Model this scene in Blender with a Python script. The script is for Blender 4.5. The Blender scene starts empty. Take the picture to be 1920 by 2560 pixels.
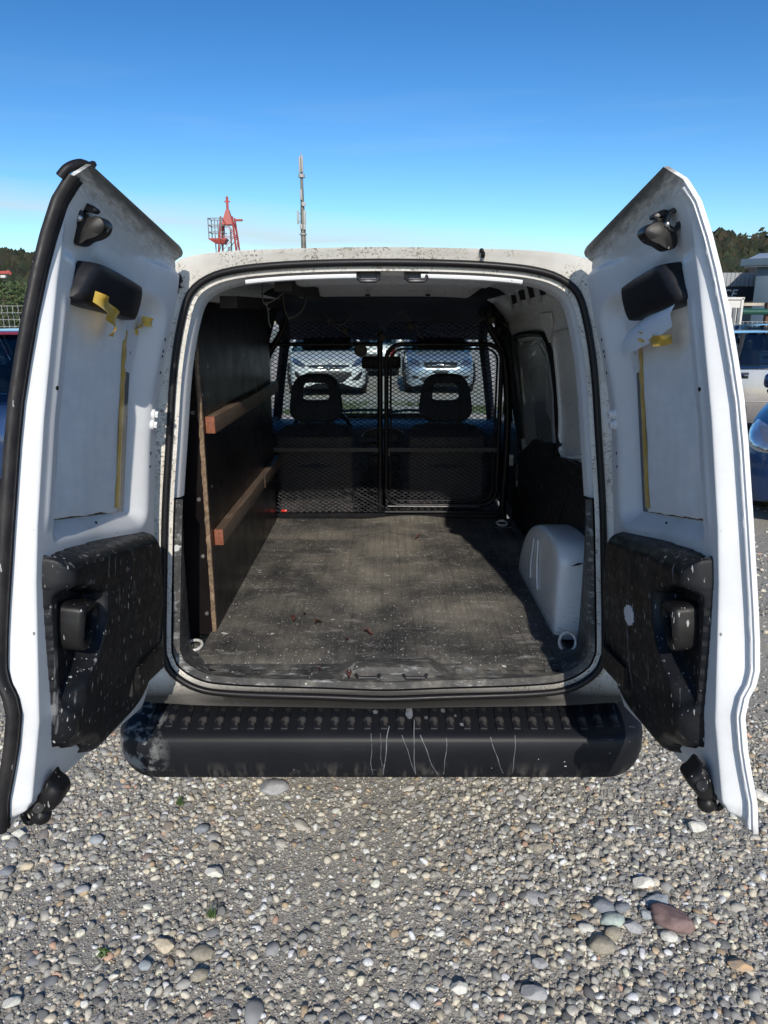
import bpy, bmesh, math, random
import numpy as np
from mathutils import Vector, Matrix, noise
from mathutils.bvhtree import BVHTree

random.seed(7)
RNG = np.random.default_rng(7)
R = math.radians
sc = bpy.context.scene
col = sc.collection

# ------------------------------------------------------------------ camera
cam_d = bpy.data.cameras.new('camera')
cam = bpy.data.objects.new('camera', cam_d)
col.objects.link(cam)
cam.location = (0.0, -1.9, 1.6)
cam.rotation_euler = (R(75.0), 0, 0)
cam_d.sensor_fit = 'HORIZONTAL'
cam_d.sensor_width = 36.0
cam_d.lens = 36.0 * 1775.0 / 1920.0
cam_d.clip_start = 0.05
cam_d.clip_end = 3000
sc.camera = cam

# ------------------------------------------------------------------ light
SUN_AZ = 5.0      # degrees to the right of straight behind the camera
SUN_EL = 31.0
world = bpy.data.worlds.new('World')
sc.world = world
world.use_nodes = True
wn = world.node_tree
wn.nodes.clear()
w_out = wn.nodes.new('ShaderNodeOutputWorld')
w_bg = wn.nodes.new('ShaderNodeBackground')
sky = wn.nodes.new('ShaderNodeTexSky')
sky.sky_type = 'NISHITA'
sky.sun_disc = False
sky.sun_elevation = R(SUN_EL)
sky.sun_rotation = R(180.0 - SUN_AZ)
sky.altitude = 300
sky.air_density = 1.0
sky.dust_density = 0.5
sky.ozone_density = 2.2
w_bg.inputs['Strength'].default_value = 0.06
hsv = wn.nodes.new('ShaderNodeHueSaturation')
hsv.inputs['Saturation'].default_value = 1.14
hsv.inputs['Hue'].default_value = 0.498
hsv.inputs['Value'].default_value = 0.475
gam = wn.nodes.new('ShaderNodeGamma'); gam.inputs['Gamma'].default_value = 1.5
wn.links.new(sky.outputs[0], gam.inputs['Color'])
wn.links.new(gam.outputs[0], hsv.inputs['Color'])
# thin cirrus streaks low over the horizon
geo = wn.nodes.new('ShaderNodeTexCoord')
mp = wn.nodes.new('ShaderNodeMapping')
mp.inputs['Rotation'].default_value = (0, R(-7), 0)
mp.inputs['Scale'].default_value = (1.6, 1.6, 16)
nz = wn.nodes.new('ShaderNodeTexNoise')
nz.inputs['Scale'].default_value = 1.7
nz.inputs['Detail'].default_value = 5
cr = wn.nodes.new('ShaderNodeValToRGB')
cr.color_ramp.elements[0].position = 0.50
cr.color_ramp.elements[1].position = 0.80
sepz = wn.nodes.new('ShaderNodeSeparateXYZ')
mr = wn.nodes.new('ShaderNodeMapRange')
mr.inputs['From Min'].default_value = 0.30
mr.inputs['From Max'].default_value = 0.05
mr.inputs['To Max'].default_value = 0.55
mm = wn.nodes.new('ShaderNodeMath'); mm.operation = 'MULTIPLY'
mixc = wn.nodes.new('ShaderNodeMix'); mixc.data_type = 'RGBA'
mixc.inputs[7].default_value = (4.2, 5.6, 6.2, 1)
wn.links.new(geo.outputs['Generated'], mp.inputs['Vector'])
wn.links.new(mp.outputs[0], nz.inputs['Vector'])
wn.links.new(nz.outputs['Fac'], cr.inputs['Fac'])
wn.links.new(geo.outputs['Generated'], sepz.inputs[0])
wn.links.new(sepz.outputs['Z'], mr.inputs['Value'])
wn.links.new(cr.outputs['Color'], mm.inputs[0])
wn.links.new(mr.outputs[0], mm.inputs[1])
wn.links.new(mm.outputs[0], mixc.inputs[0])
wn.links.new(hsv.outputs[0], mixc.inputs[6])
# one long faint band of cirrus sinking towards the right
dotp = wn.nodes.new('ShaderNodeVectorMath'); dotp.operation = 'DOT_PRODUCT'; dotp.inputs[1].default_value = (0.092, -0.1015, 1.0)
wn.links.new(geo.outputs['Generated'], dotp.inputs[0])
wob = wn.nodes.new('ShaderNodeTexNoise'); wob.inputs['Scale'].default_value = 3.0; wob.inputs['Detail'].default_value = 6
mp2 = wn.nodes.new('ShaderNodeMapping'); mp2.inputs['Scale'].default_value = (1, 1, 9)
wn.links.new(geo.outputs['Generated'], mp2.inputs[0]); wn.links.new(mp2.outputs[0], wob.inputs['Vector'])
def wm(op, a, b, clamp=False):
    q_ = wn.nodes.new('ShaderNodeMath'); q_.operation = op; q_.use_clamp = clamp
    for i_, x_ in enumerate((a, b)):
        if isinstance(x_, (int, float)): q_.inputs[i_].default_value = x_
        else: wn.links.new(x_, q_.inputs[i_])
    return q_.outputs[0]
off_ = wm('ADD', dotp.outputs['Value'], wm('MULTIPLY', wm('SUBTRACT', wob.outputs['Fac'], .5), .05))
band_ = wm('SUBTRACT', 1.0, wm('DIVIDE', wm('ABSOLUTE', off_, 0.), .030), True)
band_ = wm('MULTIPLY', wm('MULTIPLY', band_, wm('MULTIPLY', wob.outputs['Fac'], 1.7, True)), .85)
mix2 = wn.nodes.new('ShaderNodeMix'); mix2.data_type = 'RGBA'; mix2.inputs[7].default_value = (5.2, 6.4, 6.8, 1)
wn.links.new(band_, mix2.inputs[0]); wn.links.new(mixc.outputs[2], mix2.inputs[6])
wn.links.new(mix2.outputs[2], w_bg.inputs['Color'])
wn.links.new(w_bg.outputs[0], w_out.inputs[0])

sun_d = bpy.data.lights.new('sun', 'SUN')
sun_d.energy = 2.0
sun_d.angle = R(0.53)
sun_d.color = (1.0, 0.93, 0.82)
sun = bpy.data.objects.new('sun', sun_d)
col.objects.link(sun)
sdir = Vector((math.sin(R(SUN_AZ)) * math.cos(R(SUN_EL)), -math.cos(R(SUN_AZ)) * math.cos(R(SUN_EL)), math.sin(R(SUN_EL))))
sun.rotation_euler = sdir.to_track_quat('Z', 'Y').to_euler()
sun.location = (3, -20, 15)

sc.view_settings.view_transform = 'Standard'
sc.view_settings.look = 'None'
sc.view_settings.exposure = 1.0
sc.view_settings.gamma = 1.0
sc.view_settings.use_curve_mapping = False
sc.render.engine = 'CYCLES'
sc.cycles.use_denoising = True
sc.cycles.max_bounces = 8
sc.cycles.transparent_max_bounces = 24
sc.cycles.caustics_reflective = False
sc.cycles.caustics_refractive = False
sc.cycles.sample_clamp_indirect = 6.0

# ------------------------------------------------------------------ picture geometry -> places
CF, CX0, CY0, CP = 1775.0, 960.0, 1280.0, R(15.0)
CC, CS = math.cos(CP), math.sin(CP)
def at(px, py, X=None, Y=None, Z=None):
    """where the sight line through photo pixel (1920 x 2560) meets a real plane x=X, y=Y or z=Z"""
    u = (px - CX0) / CF; v = -(py - CY0) / CF
    d = (u, CC + v * CS, -CS + v * CC)
    t = (X / d[0]) if X is not None else ((Y + 1.9) / d[1] if Y is not None else (Z - 1.6) / d[2])
    return np.array((t * d[0], -1.9 + t * d[1], 1.6 + t * d[2]))
DK = 1.15732
def dd(x, y, **k): return at(x * DK, y * DK, **k)

# ------------------------------------------------------------------ mesh helpers
def sm(a, b, x):
    t = np.clip((np.asarray(x, float) - a) / (b - a), 0, 1)
    return t * t * (3 - 2 * t)

class MB:
    def __init__(s):
        s.v = []; s.f = []; s.m = []
    def add(s, verts, faces, mi=0):
        o = len(s.v)
        s.v.extend([tuple(map(float, p)) for p in verts])
        s.f.extend([tuple(i + o for i in f) for f in faces])
        s.m.extend([mi] * len(faces))
        return s
    def box(s, c, size, rot=None, mi=0, taper=None):
        hx, hy, hz = [q / 2 for q in size]
        P = []
        for z in (-1, 1):
            k = 1 if (taper is None or z < 0) else taper
            for x, y in ((-1, -1), (1, -1), (1, 1), (-1, 1)):
                P.append(Vector((x * hx * k, y * hy * k, z * hz)))
        if rot is not None:
            P = [rot @ p for p in P]
        P = [p + Vector(c) for p in P]
        return s.add(P, [(3, 2, 1, 0), (4, 5, 6, 7), (0, 1, 5, 4), (1, 2, 6, 5), (2, 3, 7, 6), (3, 0, 4, 7)], mi)
    def rbox(s, c, size, r, rot=None, mi=0, n=3):
        """box with rounded edges"""
        h = [q / 2 for q in size]; r = min(r, *[q * .999 for q in h])
        bm = bmesh.new()
        bmesh.ops.create_cube(bm, size=1)
        for v in bm.verts:
            v.co = Vector((v.co.x * 2 * h[0], v.co.y * 2 * h[1], v.co.z * 2 * h[2]))
        bmesh.ops.bevel(bm, geom=bm.edges[:], offset=r, segments=n, profile=.5, affect='EDGES')
        bm.verts.ensure_lookup_table()
        P = [v.co.copy() for v in bm.verts]
        F = [[v.index for v in f.verts] for f in bm.faces]
        bm.free()
        if rot is not None: P = [rot @ p for p in P]
        return s.add([p + Vector(c) for p in P], F, mi)
    def beam(s, a, b, w, h, up=(0, 0, 1), mi=0):
        a = Vector(a); b = Vector(b); d = (b - a)
        L = d.length; d.normalize()
        u = Vector(up); x = d.cross(u)
        if x.length < 1e-4: x = d.cross(Vector((1, 0, 0)))
        x.normalize(); z = x.cross(d)
        rot = Matrix((x, d, z)).transposed()
        return s.box((a + b) / 2, (w, L, h), rot, mi)
    def tube(s, pts, r, n=8, closed=False, mi=0, flat=None, up=None):
        pts = [Vector(p) for p in pts]
        N = len(pts); rr = r if hasattr(r, '__len__') else [r] * N
        V_ = []; prevx = None
        for i, p in enumerate(pts):
            if closed: t = pts[(i + 1) % N] - pts[i - 1]
            else: t = pts[min(i + 1, N - 1)] - pts[max(i - 1, 0)]
            if t.length < 1e-9: t = Vector((0, 0, 1))
            t.normalize()
            if up is not None:
                x = Vector(up).cross(t)
                if x.length < 1e-5: x = Vector((1, 0, 0)).cross(t)
            elif prevx is None:
                x = t.orthogonal()
            else:
                x = prevx - t * prevx.dot(t)
                if x.length < 1e-6: x = t.orthogonal()
            x.normalize(); prevx = x; y = t.cross(x)
            for k in range(n):
                a = 2 * math.pi * k / n
                fx = rr[i]; fy = rr[i] if flat is None else rr[i] * flat
                V_.append(p + x * (math.cos(a) * fx) + y * (math.sin(a) * fy))
        F = []
        M_ = N if closed else N - 1
        for i in range(M_):
            j = (i + 1) % N
            for k in range(n):
                l = (k + 1) % n
                F.append((i * n + k, i * n + l, j * n + l, j * n + k))
        if not closed:
            F.append(tuple(range(n))[::-1]); F.append(tuple((N - 1) * n + k for k in range(n)))
        return s.add(V_, F, mi)
    def cyl(s, a, b, r, n=12, mi=0, r2=None):
        return s.tube([a, b], [r, r if r2 is None else r2], n, mi=mi)
    def ball(s, c, r, nu=12, nv=8, mi=0, sc_=(1, 1, 1)):
        P = []; F = []
        for i in range(nv + 1):
            th = math.pi * i / nv
            for k in range(nu):
                ph = 2 * math.pi * k / nu
                P.append((c[0] + r * sc_[0] * math.sin(th) * math.cos(ph), c[1] + r * sc_[1] * math.sin(th) * math.sin(ph), c[2] + r * sc_[2] * math.cos(th)))
        for i in range(nv):
            for k in range(nu):
                l = (k + 1) % nu
                F.append((i * nu + k, (i + 1) * nu + k, (i + 1) * nu + l, i * nu + l))
        return s.add(P, F, mi)
    def grid(s, P, cu=False, cv=False, mi=0, flip=False):
        P = np.asarray(P, float); nu, nv = P.shape[:2]
        F = []
        for i in range(nu if cu else nu - 1):
            for j in range(nv if cv else nv - 1):
                a, b = i * nv + j, ((i + 1) % nu) * nv + j
                c, d = ((i + 1) % nu) * nv + (j + 1) % nv, i * nv + (j + 1) % nv
                F.append((a, d, c, b) if flip else (a, b, c, d))
        return s.add(P.reshape(-1, 3), F, mi)
    def prism(s, bottom, top, mi=0, capb=True, capt=True):
        n = len(bottom)
        F = [(i, (i + 1) % n, n + (i + 1) % n, n + i) for i in range(n)]
        if capb: F.append(tuple(range(n))[::-1])
        if capt: F.append(tuple(range(n, 2 * n)))
        return s.add(list(bottom) + list(top), F, mi)
    def build(s, name, mats, parent=None, smooth=35, fix=True, attr=None):
        me = bpy.data.meshes.new(name)
        me.from_pydata(s.v, [], s.f)
        if not isinstance(mats, (list, tuple)): mats = [mats]
        for m in mats: me.materials.append(m)
        if len(mats) > 1: me.polygons.foreach_set('material_index', s.m)
        if fix:
            bm = bmesh.new(); bm.from_mesh(me)
            bmesh.ops.remove_doubles(bm, verts=bm.verts, dist=1e-5) if attr is None else None
            bmesh.ops.recalc_face_normals(bm, faces=bm.faces)
            bm.to_mesh(me); bm.free()
        if smooth:
            me.polygons.foreach_set('use_smooth', [True] * len(me.polygons))
            me.set_sharp_from_angle(angle=R(smooth))
        if attr is not None:
            for nm, arr in attr.items():
                a = me.attributes.new(nm, 'FLOAT_VECTOR', 'POINT')
                a.data.foreach_set('vector', np.asarray(arr, np.float32).ravel())
        me.update()
        o = bpy.data.objects.new(name, me)
        col.objects.link(o)
        if parent is not None: adopt(o, parent)
        return o

ROOT_AT = {}
def adopt(o, parent):
    o.parent = parent
    L = ROOT_AT.get(parent.name)
    if L is not None: o.matrix_parent_inverse = Matrix.Translation(-Vector(L))

def tag(o, label=None, cat=None, group=None, kind=None):
    if label: o['label'] = label
    if cat: o['category'] = cat
    if group: o['group'] = group
    if kind: o['kind'] = kind
    return o
def thing(name, label, cat, loc=(0, 0, 0), group=None):
    o = bpy.data.objects.new(name, None); col.objects.link(o)
    o.location = loc; o.empty_display_size = .2
    ROOT_AT[o.name] = loc
    return tag(o, label, cat, group)
def copy_tree(o, loc, rz, label=None, mats=None):
    def cp(a, par):
        c = a.copy(); col.objects.link(c)
        if mats and a.type == 'MESH' and any(m.name in mats for m in a.data.materials if m):
            key = (a.data.name, tuple(sorted((k, v.name) for k, v in mats.items())))
            if key not in MESH_VAR:
                me = a.data.copy()
                for i, m in enumerate(me.materials):
                    if m and m.name in mats: me.materials[i] = mats[m.name]
                MESH_VAR[key] = me
            c.data = MESH_VAR[key]
        if par is not None: c.parent = par
        for ch in KIDS(a): cp(ch, c)
        return c
    r = cp(o, None)
    r.location = loc; r.rotation_euler = (0, 0, rz)
    if label: r['label'] = label
    return r
MESH_VAR = {}
def KIDS(a): return [x for x in list(col.objects) if x.parent == a]

# ------------------------------------------------------------------ materials
class NT:
    def __init__(s, name):
        s.m = bpy.data.materials.new(name); s.m.use_nodes = True
        s.t = s.m.node_tree
        s.b = s.t.nodes['Principled BSDF']
    def n(s, typ, **k):
        nd = s.t.nodes.new('ShaderNode' + typ)
        for a, v in k.items():
            if a.startswith('i_'):
                nd.inputs[a[2:].replace('_', ' ')].default_value = v
            else: setattr(nd, a, v)
        return nd
    def l(s, a, b): s.t.links.new(a, b)
    def coords(s, attr=None, scale=(1, 1, 1), rot=(0, 0, 0)):
        if attr:
            c = s.n('Attribute'); c.attribute_name = attr; o = c.outputs['Vector']
        else:
            c = s.n('TexCoord'); o = c.outputs['Object']
        mp_ = s.n('Mapping'); mp_.inputs['Scale'].default_value = scale; mp_.inputs['Rotation'].default_value = rot
        s.l(o, mp_.inputs[0]); return mp_.outputs[0]
    def noise(s, vec, scale, detail=4, rough=.55, dist=0):
        q = s.n('TexNoise'); q.inputs['Scale'].default_value = scale; q.inputs['Detail'].default_value = detail
        q.inputs['Roughness'].default_value = rough; q.inputs['Distortion'].default_value = dist
        s.l(vec, q.inputs['Vector']); return q.outputs['Fac']
    def ramp(s, fac, stops):
        q = s.n('ValToRGB'); e = q.color_ramp.elements
        while len(e) < len(stops): e.new(.5)
        for el, (p, c) in zip(e, stops):
            el.position = p; el.color = (*c, 1) if len(c) == 3 else c
        s.l(fac, q.inputs['Fac']); return q.outputs['Color']
    def math(s, op, a, b=None, clamp=False):
        q = s.n('Math'); q.operation = op; q.use_clamp = clamp
        for i, x in enumerate((a, b)):
            if x is None: continue
            if isinstance(x, (int, float)): q.inputs[i].default_value = x
            else: s.l(x, q.inputs[i])
        return q.outputs[0]
    def mrange(s, v, a, b, c=0., d=1., smooth=False):
        q = s.n('MapRange'); q.inputs['From Min'].default_value = a; q.inputs['From Max'].default_value = b
        q.inputs['To Min'].default_value = c; q.inputs['To Max'].default_value = d
        if smooth: q.interpolation_type = 'SMOOTHSTEP'
        s.l(v, q.inputs['Value']); return q.outputs[0]
    def mix(s, fac, a, b):
        q = s.n('Mix'); q.data_type = 'RGBA'
        for i, x in ((0, fac), (6, a), (7, b)):
            if isinstance(x, (int, float)): q.inputs[i].default_value = x
            elif isinstance(x, tuple): q.inputs[i].default_value = (*x, 1) if len(x) == 3 else x
            else: s.l(x, q.inputs[i])
        return q.outputs[2]
    def specks(s, vec, scale, rmax, thr, rough=.0):
        """0/1 mask of separate blobs: a voronoi cell shows one where its random value passes thr"""
        if rough:
            nn = s.n('TexNoise'); nn.inputs['Scale'].default_value = scale * 2.2; nn.inputs['Detail'].default_value = 3
            s.l(vec, nn.inputs['Vector'])
            mxv = s.n('VectorMath'); mxv.operation = 'MULTIPLY_ADD'
            s.l(nn.outputs['Color'], mxv.inputs[0]); mxv.inputs[1].default_value = (rough / scale,) * 3
            s.l(vec, mxv.inputs[2]); vec = mxv.outputs[0]
        v = s.n('TexVoronoi'); v.inputs['Scale'].default_value = scale
        s.l(vec, v.inputs['Vector'])
        sp = s.n('SeparateColor'); s.l(v.outputs['Color'], sp.inputs[0])
        rad = s.math('MULTIPLY', sp.outputs[0], rmax)
        inside = s.math('LESS_THAN', v.outputs['Distance'], rad)
        on = s.math('GREATER_THAN', sp.outputs[1], thr)
        return s.math('MULTIPLY', inside, on)
    def base(s, c): s.put('Base Color', c)
    def put(s, name, c):
        i = s.b.inputs[name]
        if isinstance(c, tuple): i.default_value = (*c, 1) if len(c) == 3 else c
        elif isinstance(c, (int, float)): i.default_value = c
        else: s.l(c, i)
    def bump(s, h, strength=.3, dist=.002):
        q = s.n('Bump'); q.inputs['Strength'].default_value = strength; q.inputs['Distance'].default_value = dist
        s.l(h, q.inputs['Height']); s.l(q.outputs[0], s.b.inputs['Normal'])
    def set(s, rough=.5, metal=0., spec=.5, coat=0., coat_r=.05):
        s.put('Roughness', rough); s.put('Metallic', metal); s.put('Specular IOR Level', spec)
        s.put('Coat Weight', coat); s.put('Coat Roughness', coat_r); return s

def simple(name, c, rough=.5, metal=0., var=.12, vs=9., bump=0., bs=260., coat=0., spec=.5, bd=.001):
    q = NT(name).set(rough, metal, spec, coat)
    v = q.coords()
    if var:
        f = q.noise(v, vs, 6)
        a = tuple(x * (1 - var) for x in c); b = tuple(min(1, x * (1 + var)) for x in c)
        q.base(q.ramp(f, [(.3, a), (.7, b)]))
        q.put('Roughness', q.mrange(f, .3, .7, max(.02, rough - .06), min(1, rough + .08)))
    else: q.base(c)
    if bump: q.bump(q.noise(v, bs, 4), bump, bd)
    return q.m

def paint(name, c, dirt=.25, metal=0.):
    """car paint with road film and fine scuffs"""
    q = NT(name).set(.36, metal, .35, .15, .12)
    v = q.coords()
    f = q.noise(v, 3.2, 8, .65)
    g = q.noise(v, 60, 3)
    dirtm = q.math('MULTIPLY', q.mrange(f, .48, .75), dirt)
    base = q.mix(dirtm, c, tuple(x * .45 + .05 for x in c))
    chip = q.specks(v, 34, .10, .90)
    base = q.mix(q.math('MULTIPLY', chip, .6), base, (.12, .11, .10))
    q.base(base)
    q.put('Roughness', q.mrange(g, .3, .7, .24, .40))
    q.bump(q.noise(v, 22, 2), .03, .003)
    return q.m
# ------------------------------------------------------------------ shared materials
def splatter(name, base, dust, rough=.5, attr=None, scale=1.0, amount=1.0, streak=True, flow='z', glossy=.5, dustpos=(.45, .75)):
    """black moulded plastic or rubber with dust, dried paint drops and runs"""
    q = NT(name).set(rough, 0, glossy)
    v = q.coords(attr)
    c = q.ramp(q.noise(v, 7 * scale, 8, .62), [(dustpos[0], base), (dustpos[1], dust)])
    st = (1, .22, 1) if flow == 'y' else (1, 1, .22)
    if streak:
        vs = q.coords(attr, (60, 2.2, 60) if flow == 'y' else (60, 60, 2.2))
        lines = q.noise(vs, 1.0, 2, .5)
        lm = q.math('MULTIPLY', q.mrange(lines, .66, .74), q.mrange(q.noise(v, 5, 3), .42, .62))
        c = q.mix(q.math('MULTIPLY', lm, .32 * amount), c, (.40, .41, .43))
    for scl, r_, th, al, el in ((70, .26, .93, .55, True), (34, .22, .965, .65, False), (150, .34, .86, .5, True)):
        vv = q.coords(attr, st) if el else v
        mk = q.specks(vv, scl * scale, r_, 1 - (1 - th) * amount, .8)
        c = q.mix(q.math('MULTIPLY', mk, al), c, (.62, .62, .60))
    smear = q.math('MULTIPLY', q.mrange(q.noise(v, 16 * scale, 8, .75), .60, .74), q.mrange(q.noise(v, 4, 3), .48, .62))
    c = q.mix(q.math('MULTIPLY', smear, .22 * amount, True), c, (.30, .31, .33))
    q.base(c)
    q.put('Roughness', q.mrange(q.noise(v, 40, 3), .3, .7, rough - .1, rough + .12))
    q.bump(q.noise(v, 420, 2), .25, .0006)
    return q.m

MT = {}
MT['white'] = paint('white_paint', (.76, .77, .78), .18)
MT['black_rubber'] = simple('black_rubber', (.008, .008, .010), .42, 0, .3, 14, .15, 300, 0, .28)
MT['seal_dirty'] = splatter('weathered_rubber', (.010, .010, .012), (.05, .045, .04), .55, None, 1.0, .5, False, 'z', .25)
MT['trim'] = splatter('splattered_trim', (.0065, .0075, .010), (.018, .019, .022), .45, 'dco', 1.5, 1.7, True, 'y', .26)
MT['trim_in'] = splatter('cargo_trim', (.006, .007, .009), (.014, .0145, .017), .5, None, 1.0, .6, True, 'z', .22)
MT['plastic'] = simple('black_plastic', (.009, .0095, .012), .42, 0, .35, 12, .2, 400, 0, .3)
MT['latch'] = splatter('latch_plastic', (.012, .0115, .012), (.024, .023, .022), .42, None, 1.3, .35, False, 'z', .3)
MT['latch_low'] = splatter('latch_plastic_spattered', (.008, .008, .009), (.025, .024, .023), .4, None, 1.3, 1.8, False, 'z', .3)
MT['lampbox'] = simple('soft_black_housing', (.010, .0115, .016), .5, 0, .2, 6, .06, 200, 0, .3)
MT['steel'] = simple('zinc_steel', (.55, .54, .52), .35, 1, .25, 30)
MT['dark_steel'] = simple('dark_steel', (.05, .05, .055), .42, .6, .4, 40)
MT['chrome'] = simple('chrome', (.8, .8, .82), .12, 1, 0)
MT['wood'] = None
MT['navy'] = simple('cab_headliner', (.010, .014, .024), .8, 0, .2, 5)
MT['fabric'] = simple('seat_fabric', (.036, .045, .062), .9, 0, .3, 60, .5, 700)
MT['seatback'] = simple('seat_back_shell', (.085, .077, .078), .6, 0, .3, 10, .2, 500)
MT['dash'] = simple('dashboard_plastic', (.06, .10, .15), .55, 0, .15, 8, .1, 500)
MT['cage'] = simple('black_painted_steel', (.006, .006, .008), .42, 0, .4, 60, 0, 0, 0, .25)
MT['wiremesh'] = simple('expanded_metal', (.06, .06, .066), .34, .6, .5, 50)
MT['dusty'] = simple('dusty_steel_flat', (.042, .038, .034), .6, 0, .4, 25)

q = NT('varnished_batten'); q.set(.55)
v = q.coords(None, (1, 1, 1))
vg = q.coords(None, (14, 1.2, 60))
g = q.noise(vg, 6, 6, .6, .4)
c = q.ramp(g, [(.25, (.055, .037, .026)), (.55, (.125, .086, .062)), (.8, (.21, .155, .112))])
q.base(q.mix(q.mrange(q.noise(v, 12, 5), .5, .8, 0, .6), c, (.17, .14, .11)))
q.bump(g, .3, .001); MT['wood'] = q.m
q = NT('batten_end_grain'); q.set(.75)
v = q.coords(); q.base(q.ramp(q.noise(v, 130, 4), [(.3, (.15, .045, .024)), (.7, (.27, .095, .05))])); q.bump(q.noise(v, 200, 3), .4, .001)
MT['endgrain'] = q.m

q = NT('film_faced_plywood'); q.set(.34, 0, .28, .06, .25)
v = q.coords(); vg = q.coords(None, (1, 1, 40))
c = q.ramp(q.noise(v, 2.2, 5), [(.3, (.0055, .0042, .0050)), (.75, (.0125, .009, .009))])
gr = q.noise(q.coords(None, (60, 60, 1.5)), 6, 3)
c = q.mix(q.mrange(gr, .58, .72, 0, .35), c, (.022, .018, .018))
c = q.mix(q.math('MULTIPLY', q.specks(v, 22, .16, .93, .3), .8), c, (.55, .53, .50))
q.base(c); q.put('Roughness', q.mrange(q.noise(v, 9, 5), .3, .7, .26, .42)); q.bump(gr, .10, .0008)
MT['ply'] = q.m
q = NT('raw_ply_edge'); q.set(.8); v = q.coords(None, (1, 1, 1))
q.base(q.ramp(q.noise(v, 70, 5, .7), [(.3, (.07, .047, .03)), (.55, (.22, .15, .095)), (.8, (.36, .28, .18))])); q.bump(q.noise(v, 120, 3), .6, .003)
MT['plyedge'] = q.m

# rubber cargo mat: brown dust in patches, paint chips and drips of many sizes
q = NT('ribbed_cargo_mat'); q.set(.68, 0, .35)
v = q.coords(); big = q.noise(v, 2.6, 9, .62, .2)
c = q.ramp(big, [(.34, (.036, .036, .037)), (.46, (.085, .081, .075)), (.56, (.155, .143, .122)), (.70, (.27, .246, .205))])
c = q.mix(q.mrange(q.noise(q.coords(None, (26, 1.4, 1)), 2, 5, .6), .5, .78, 0, .5), c, (.045, .043, .041))
scuff = q.noise(q.coords(None, (2, 9, 1)), 3, 8, .7)
zone = q.mrange(q.noise(v, 3.1, 3), .52, .68)
c = q.mix(q.math('MULTIPLY', q.mrange(scuff, .60, .72, 0, .7), zone), c, (.42, .42, .41))
for scl, r_, th, al in ((190, .36, .70, .7), (90, .30, .83, .8), (42, .20, .90, .85), (16, .13, .93, .9)):
    c = q.mix(q.math('MULTIPLY', q.specks(v, scl, r_, th, 1.1), al), c, (.68, .67, .64))
c = q.mix(q.mrange(q.noise(q.coords(None, (1.5, 5, 1)), 5, 9, .75), .56, .66, 0, .55), c, (.40, .39, .37))
q.base(c); q.bump(q.noise(v, 260, 4), .35, .0012); q.put('Roughness', q.mrange(big, .3, .7, .5, .8))
MT['mat'] = q.m

q = NT('scuffed_sill_plastic'); q.set(.55, 0, .25)
v = q.coords(); c = q.ramp(q.noise(v, 9, 8, .65), [(.32, (.024, .025, .028)), (.52, (.075, .073, .07)), (.70, (.19, .175, .15))])
sc2 = q.noise(q.coords(None, (6, 20, 20)), 2.4, 9, .72)
c = q.mix(q.mrange(sc2, .53, .66, 0, .8), c, (.36, .37, .37))
c = q.mix(q.math('MULTIPLY', q.specks(v, 26, .26, .88, .5), .9), c, (.66, .66, .63))
c = q.mix(q.math('MULTIPLY', q.specks(v, 80, .3, .88, .5), .8), c, (.6, .6, .58))
q.base(c); q.bump(q.noise(v, 150, 4), .4, .0015); MT['sill'] = q.m

q = NT('arch_paint'); q.set(.34, 0, .5, .3)
v = q.coords(); sz = q.n('SeparateXYZ'); q.l(q.coords(), sz.inputs[0])
c = q.mix(q.mrange(q.noise(v, 7, 7, .65), .48, .72, 0, .4), (.74, .755, .77), (.44, .43, .40))
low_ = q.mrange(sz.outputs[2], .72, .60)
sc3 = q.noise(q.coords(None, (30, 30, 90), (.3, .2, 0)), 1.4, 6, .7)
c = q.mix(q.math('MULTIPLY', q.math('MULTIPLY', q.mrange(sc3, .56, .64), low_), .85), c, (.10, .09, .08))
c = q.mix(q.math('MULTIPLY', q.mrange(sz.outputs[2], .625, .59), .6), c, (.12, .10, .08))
c = q.mix(q.math('MULTIPLY', q.specks(q.coords(None, (1, 1, 2.6), (0, .7, 0)), 30, .16, .80, .8), .8), c, (.10, .10, .10))
q.base(c); q.bump(q.noise(v, 9, 3), .12, .006); MT['arch'] = q.m
# rear body frame: white paint with lichen specks and brown grime
q = NT('grimy_white_paint'); q.set(.5, 0, .3, 0)
v = q.coords(); n1 = q.noise(v, 150, 3, .7); n2 = q.noise(v, 14, 5, .6)
m = q.math('MULTIPLY', q.mrange(n1, .52, .60), q.mrange(n2, .42, .58))
c = q.mix(q.mrange(q.noise(v, 6, 6), .45, .75, 0, .6), (.68, .66, .61), (.40, .36, .29))
c = q.mix(q.math('MULTIPLY', m, .85), c, (.16, .115, .07))
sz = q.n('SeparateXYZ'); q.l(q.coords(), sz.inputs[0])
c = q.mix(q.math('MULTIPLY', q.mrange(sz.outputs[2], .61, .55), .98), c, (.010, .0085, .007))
q.base(c); q.put('Roughness', .5); MT['grimy'] = q.m

q = NT('bumper_plastic'); q.set(.46, 0, .22)
v = q.coords(); c = q.ramp(q.noise(v, 4, 7, .6), [(.35, (.0075, .0085, .0115)), (.75, (.014, .015, .018))])
# paint runs down the face right of the middle
vr = q.coords(None, (1, 1, .10)); runs = q.specks(vr, 21, .055, .62, .25)
sx = q.n('SeparateXYZ'); q.l(q.coords(), sx.inputs[0])
band = q.math('MULTIPLY', q.mrange(sx.outputs[0], -.10, .0), q.mrange(sx.outputs[0], .36, .28))
c = q.mix(q.math('MULTIPLY', q.math('MULTIPLY', runs, band), .5), c, (.50, .52, .53))
scr = q.noise(q.coords(None, (3, 30, 30), (0, .9, 0)), 4, 3)
c = q.mix(q.mrange(scr, .70, .76, 0, .22), c, (.30, .30, .31))
c = q.mix(q.math('MULTIPLY', q.specks(v, 30, .14, .93, .5), .8), c, (.55, .55, .54))
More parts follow.
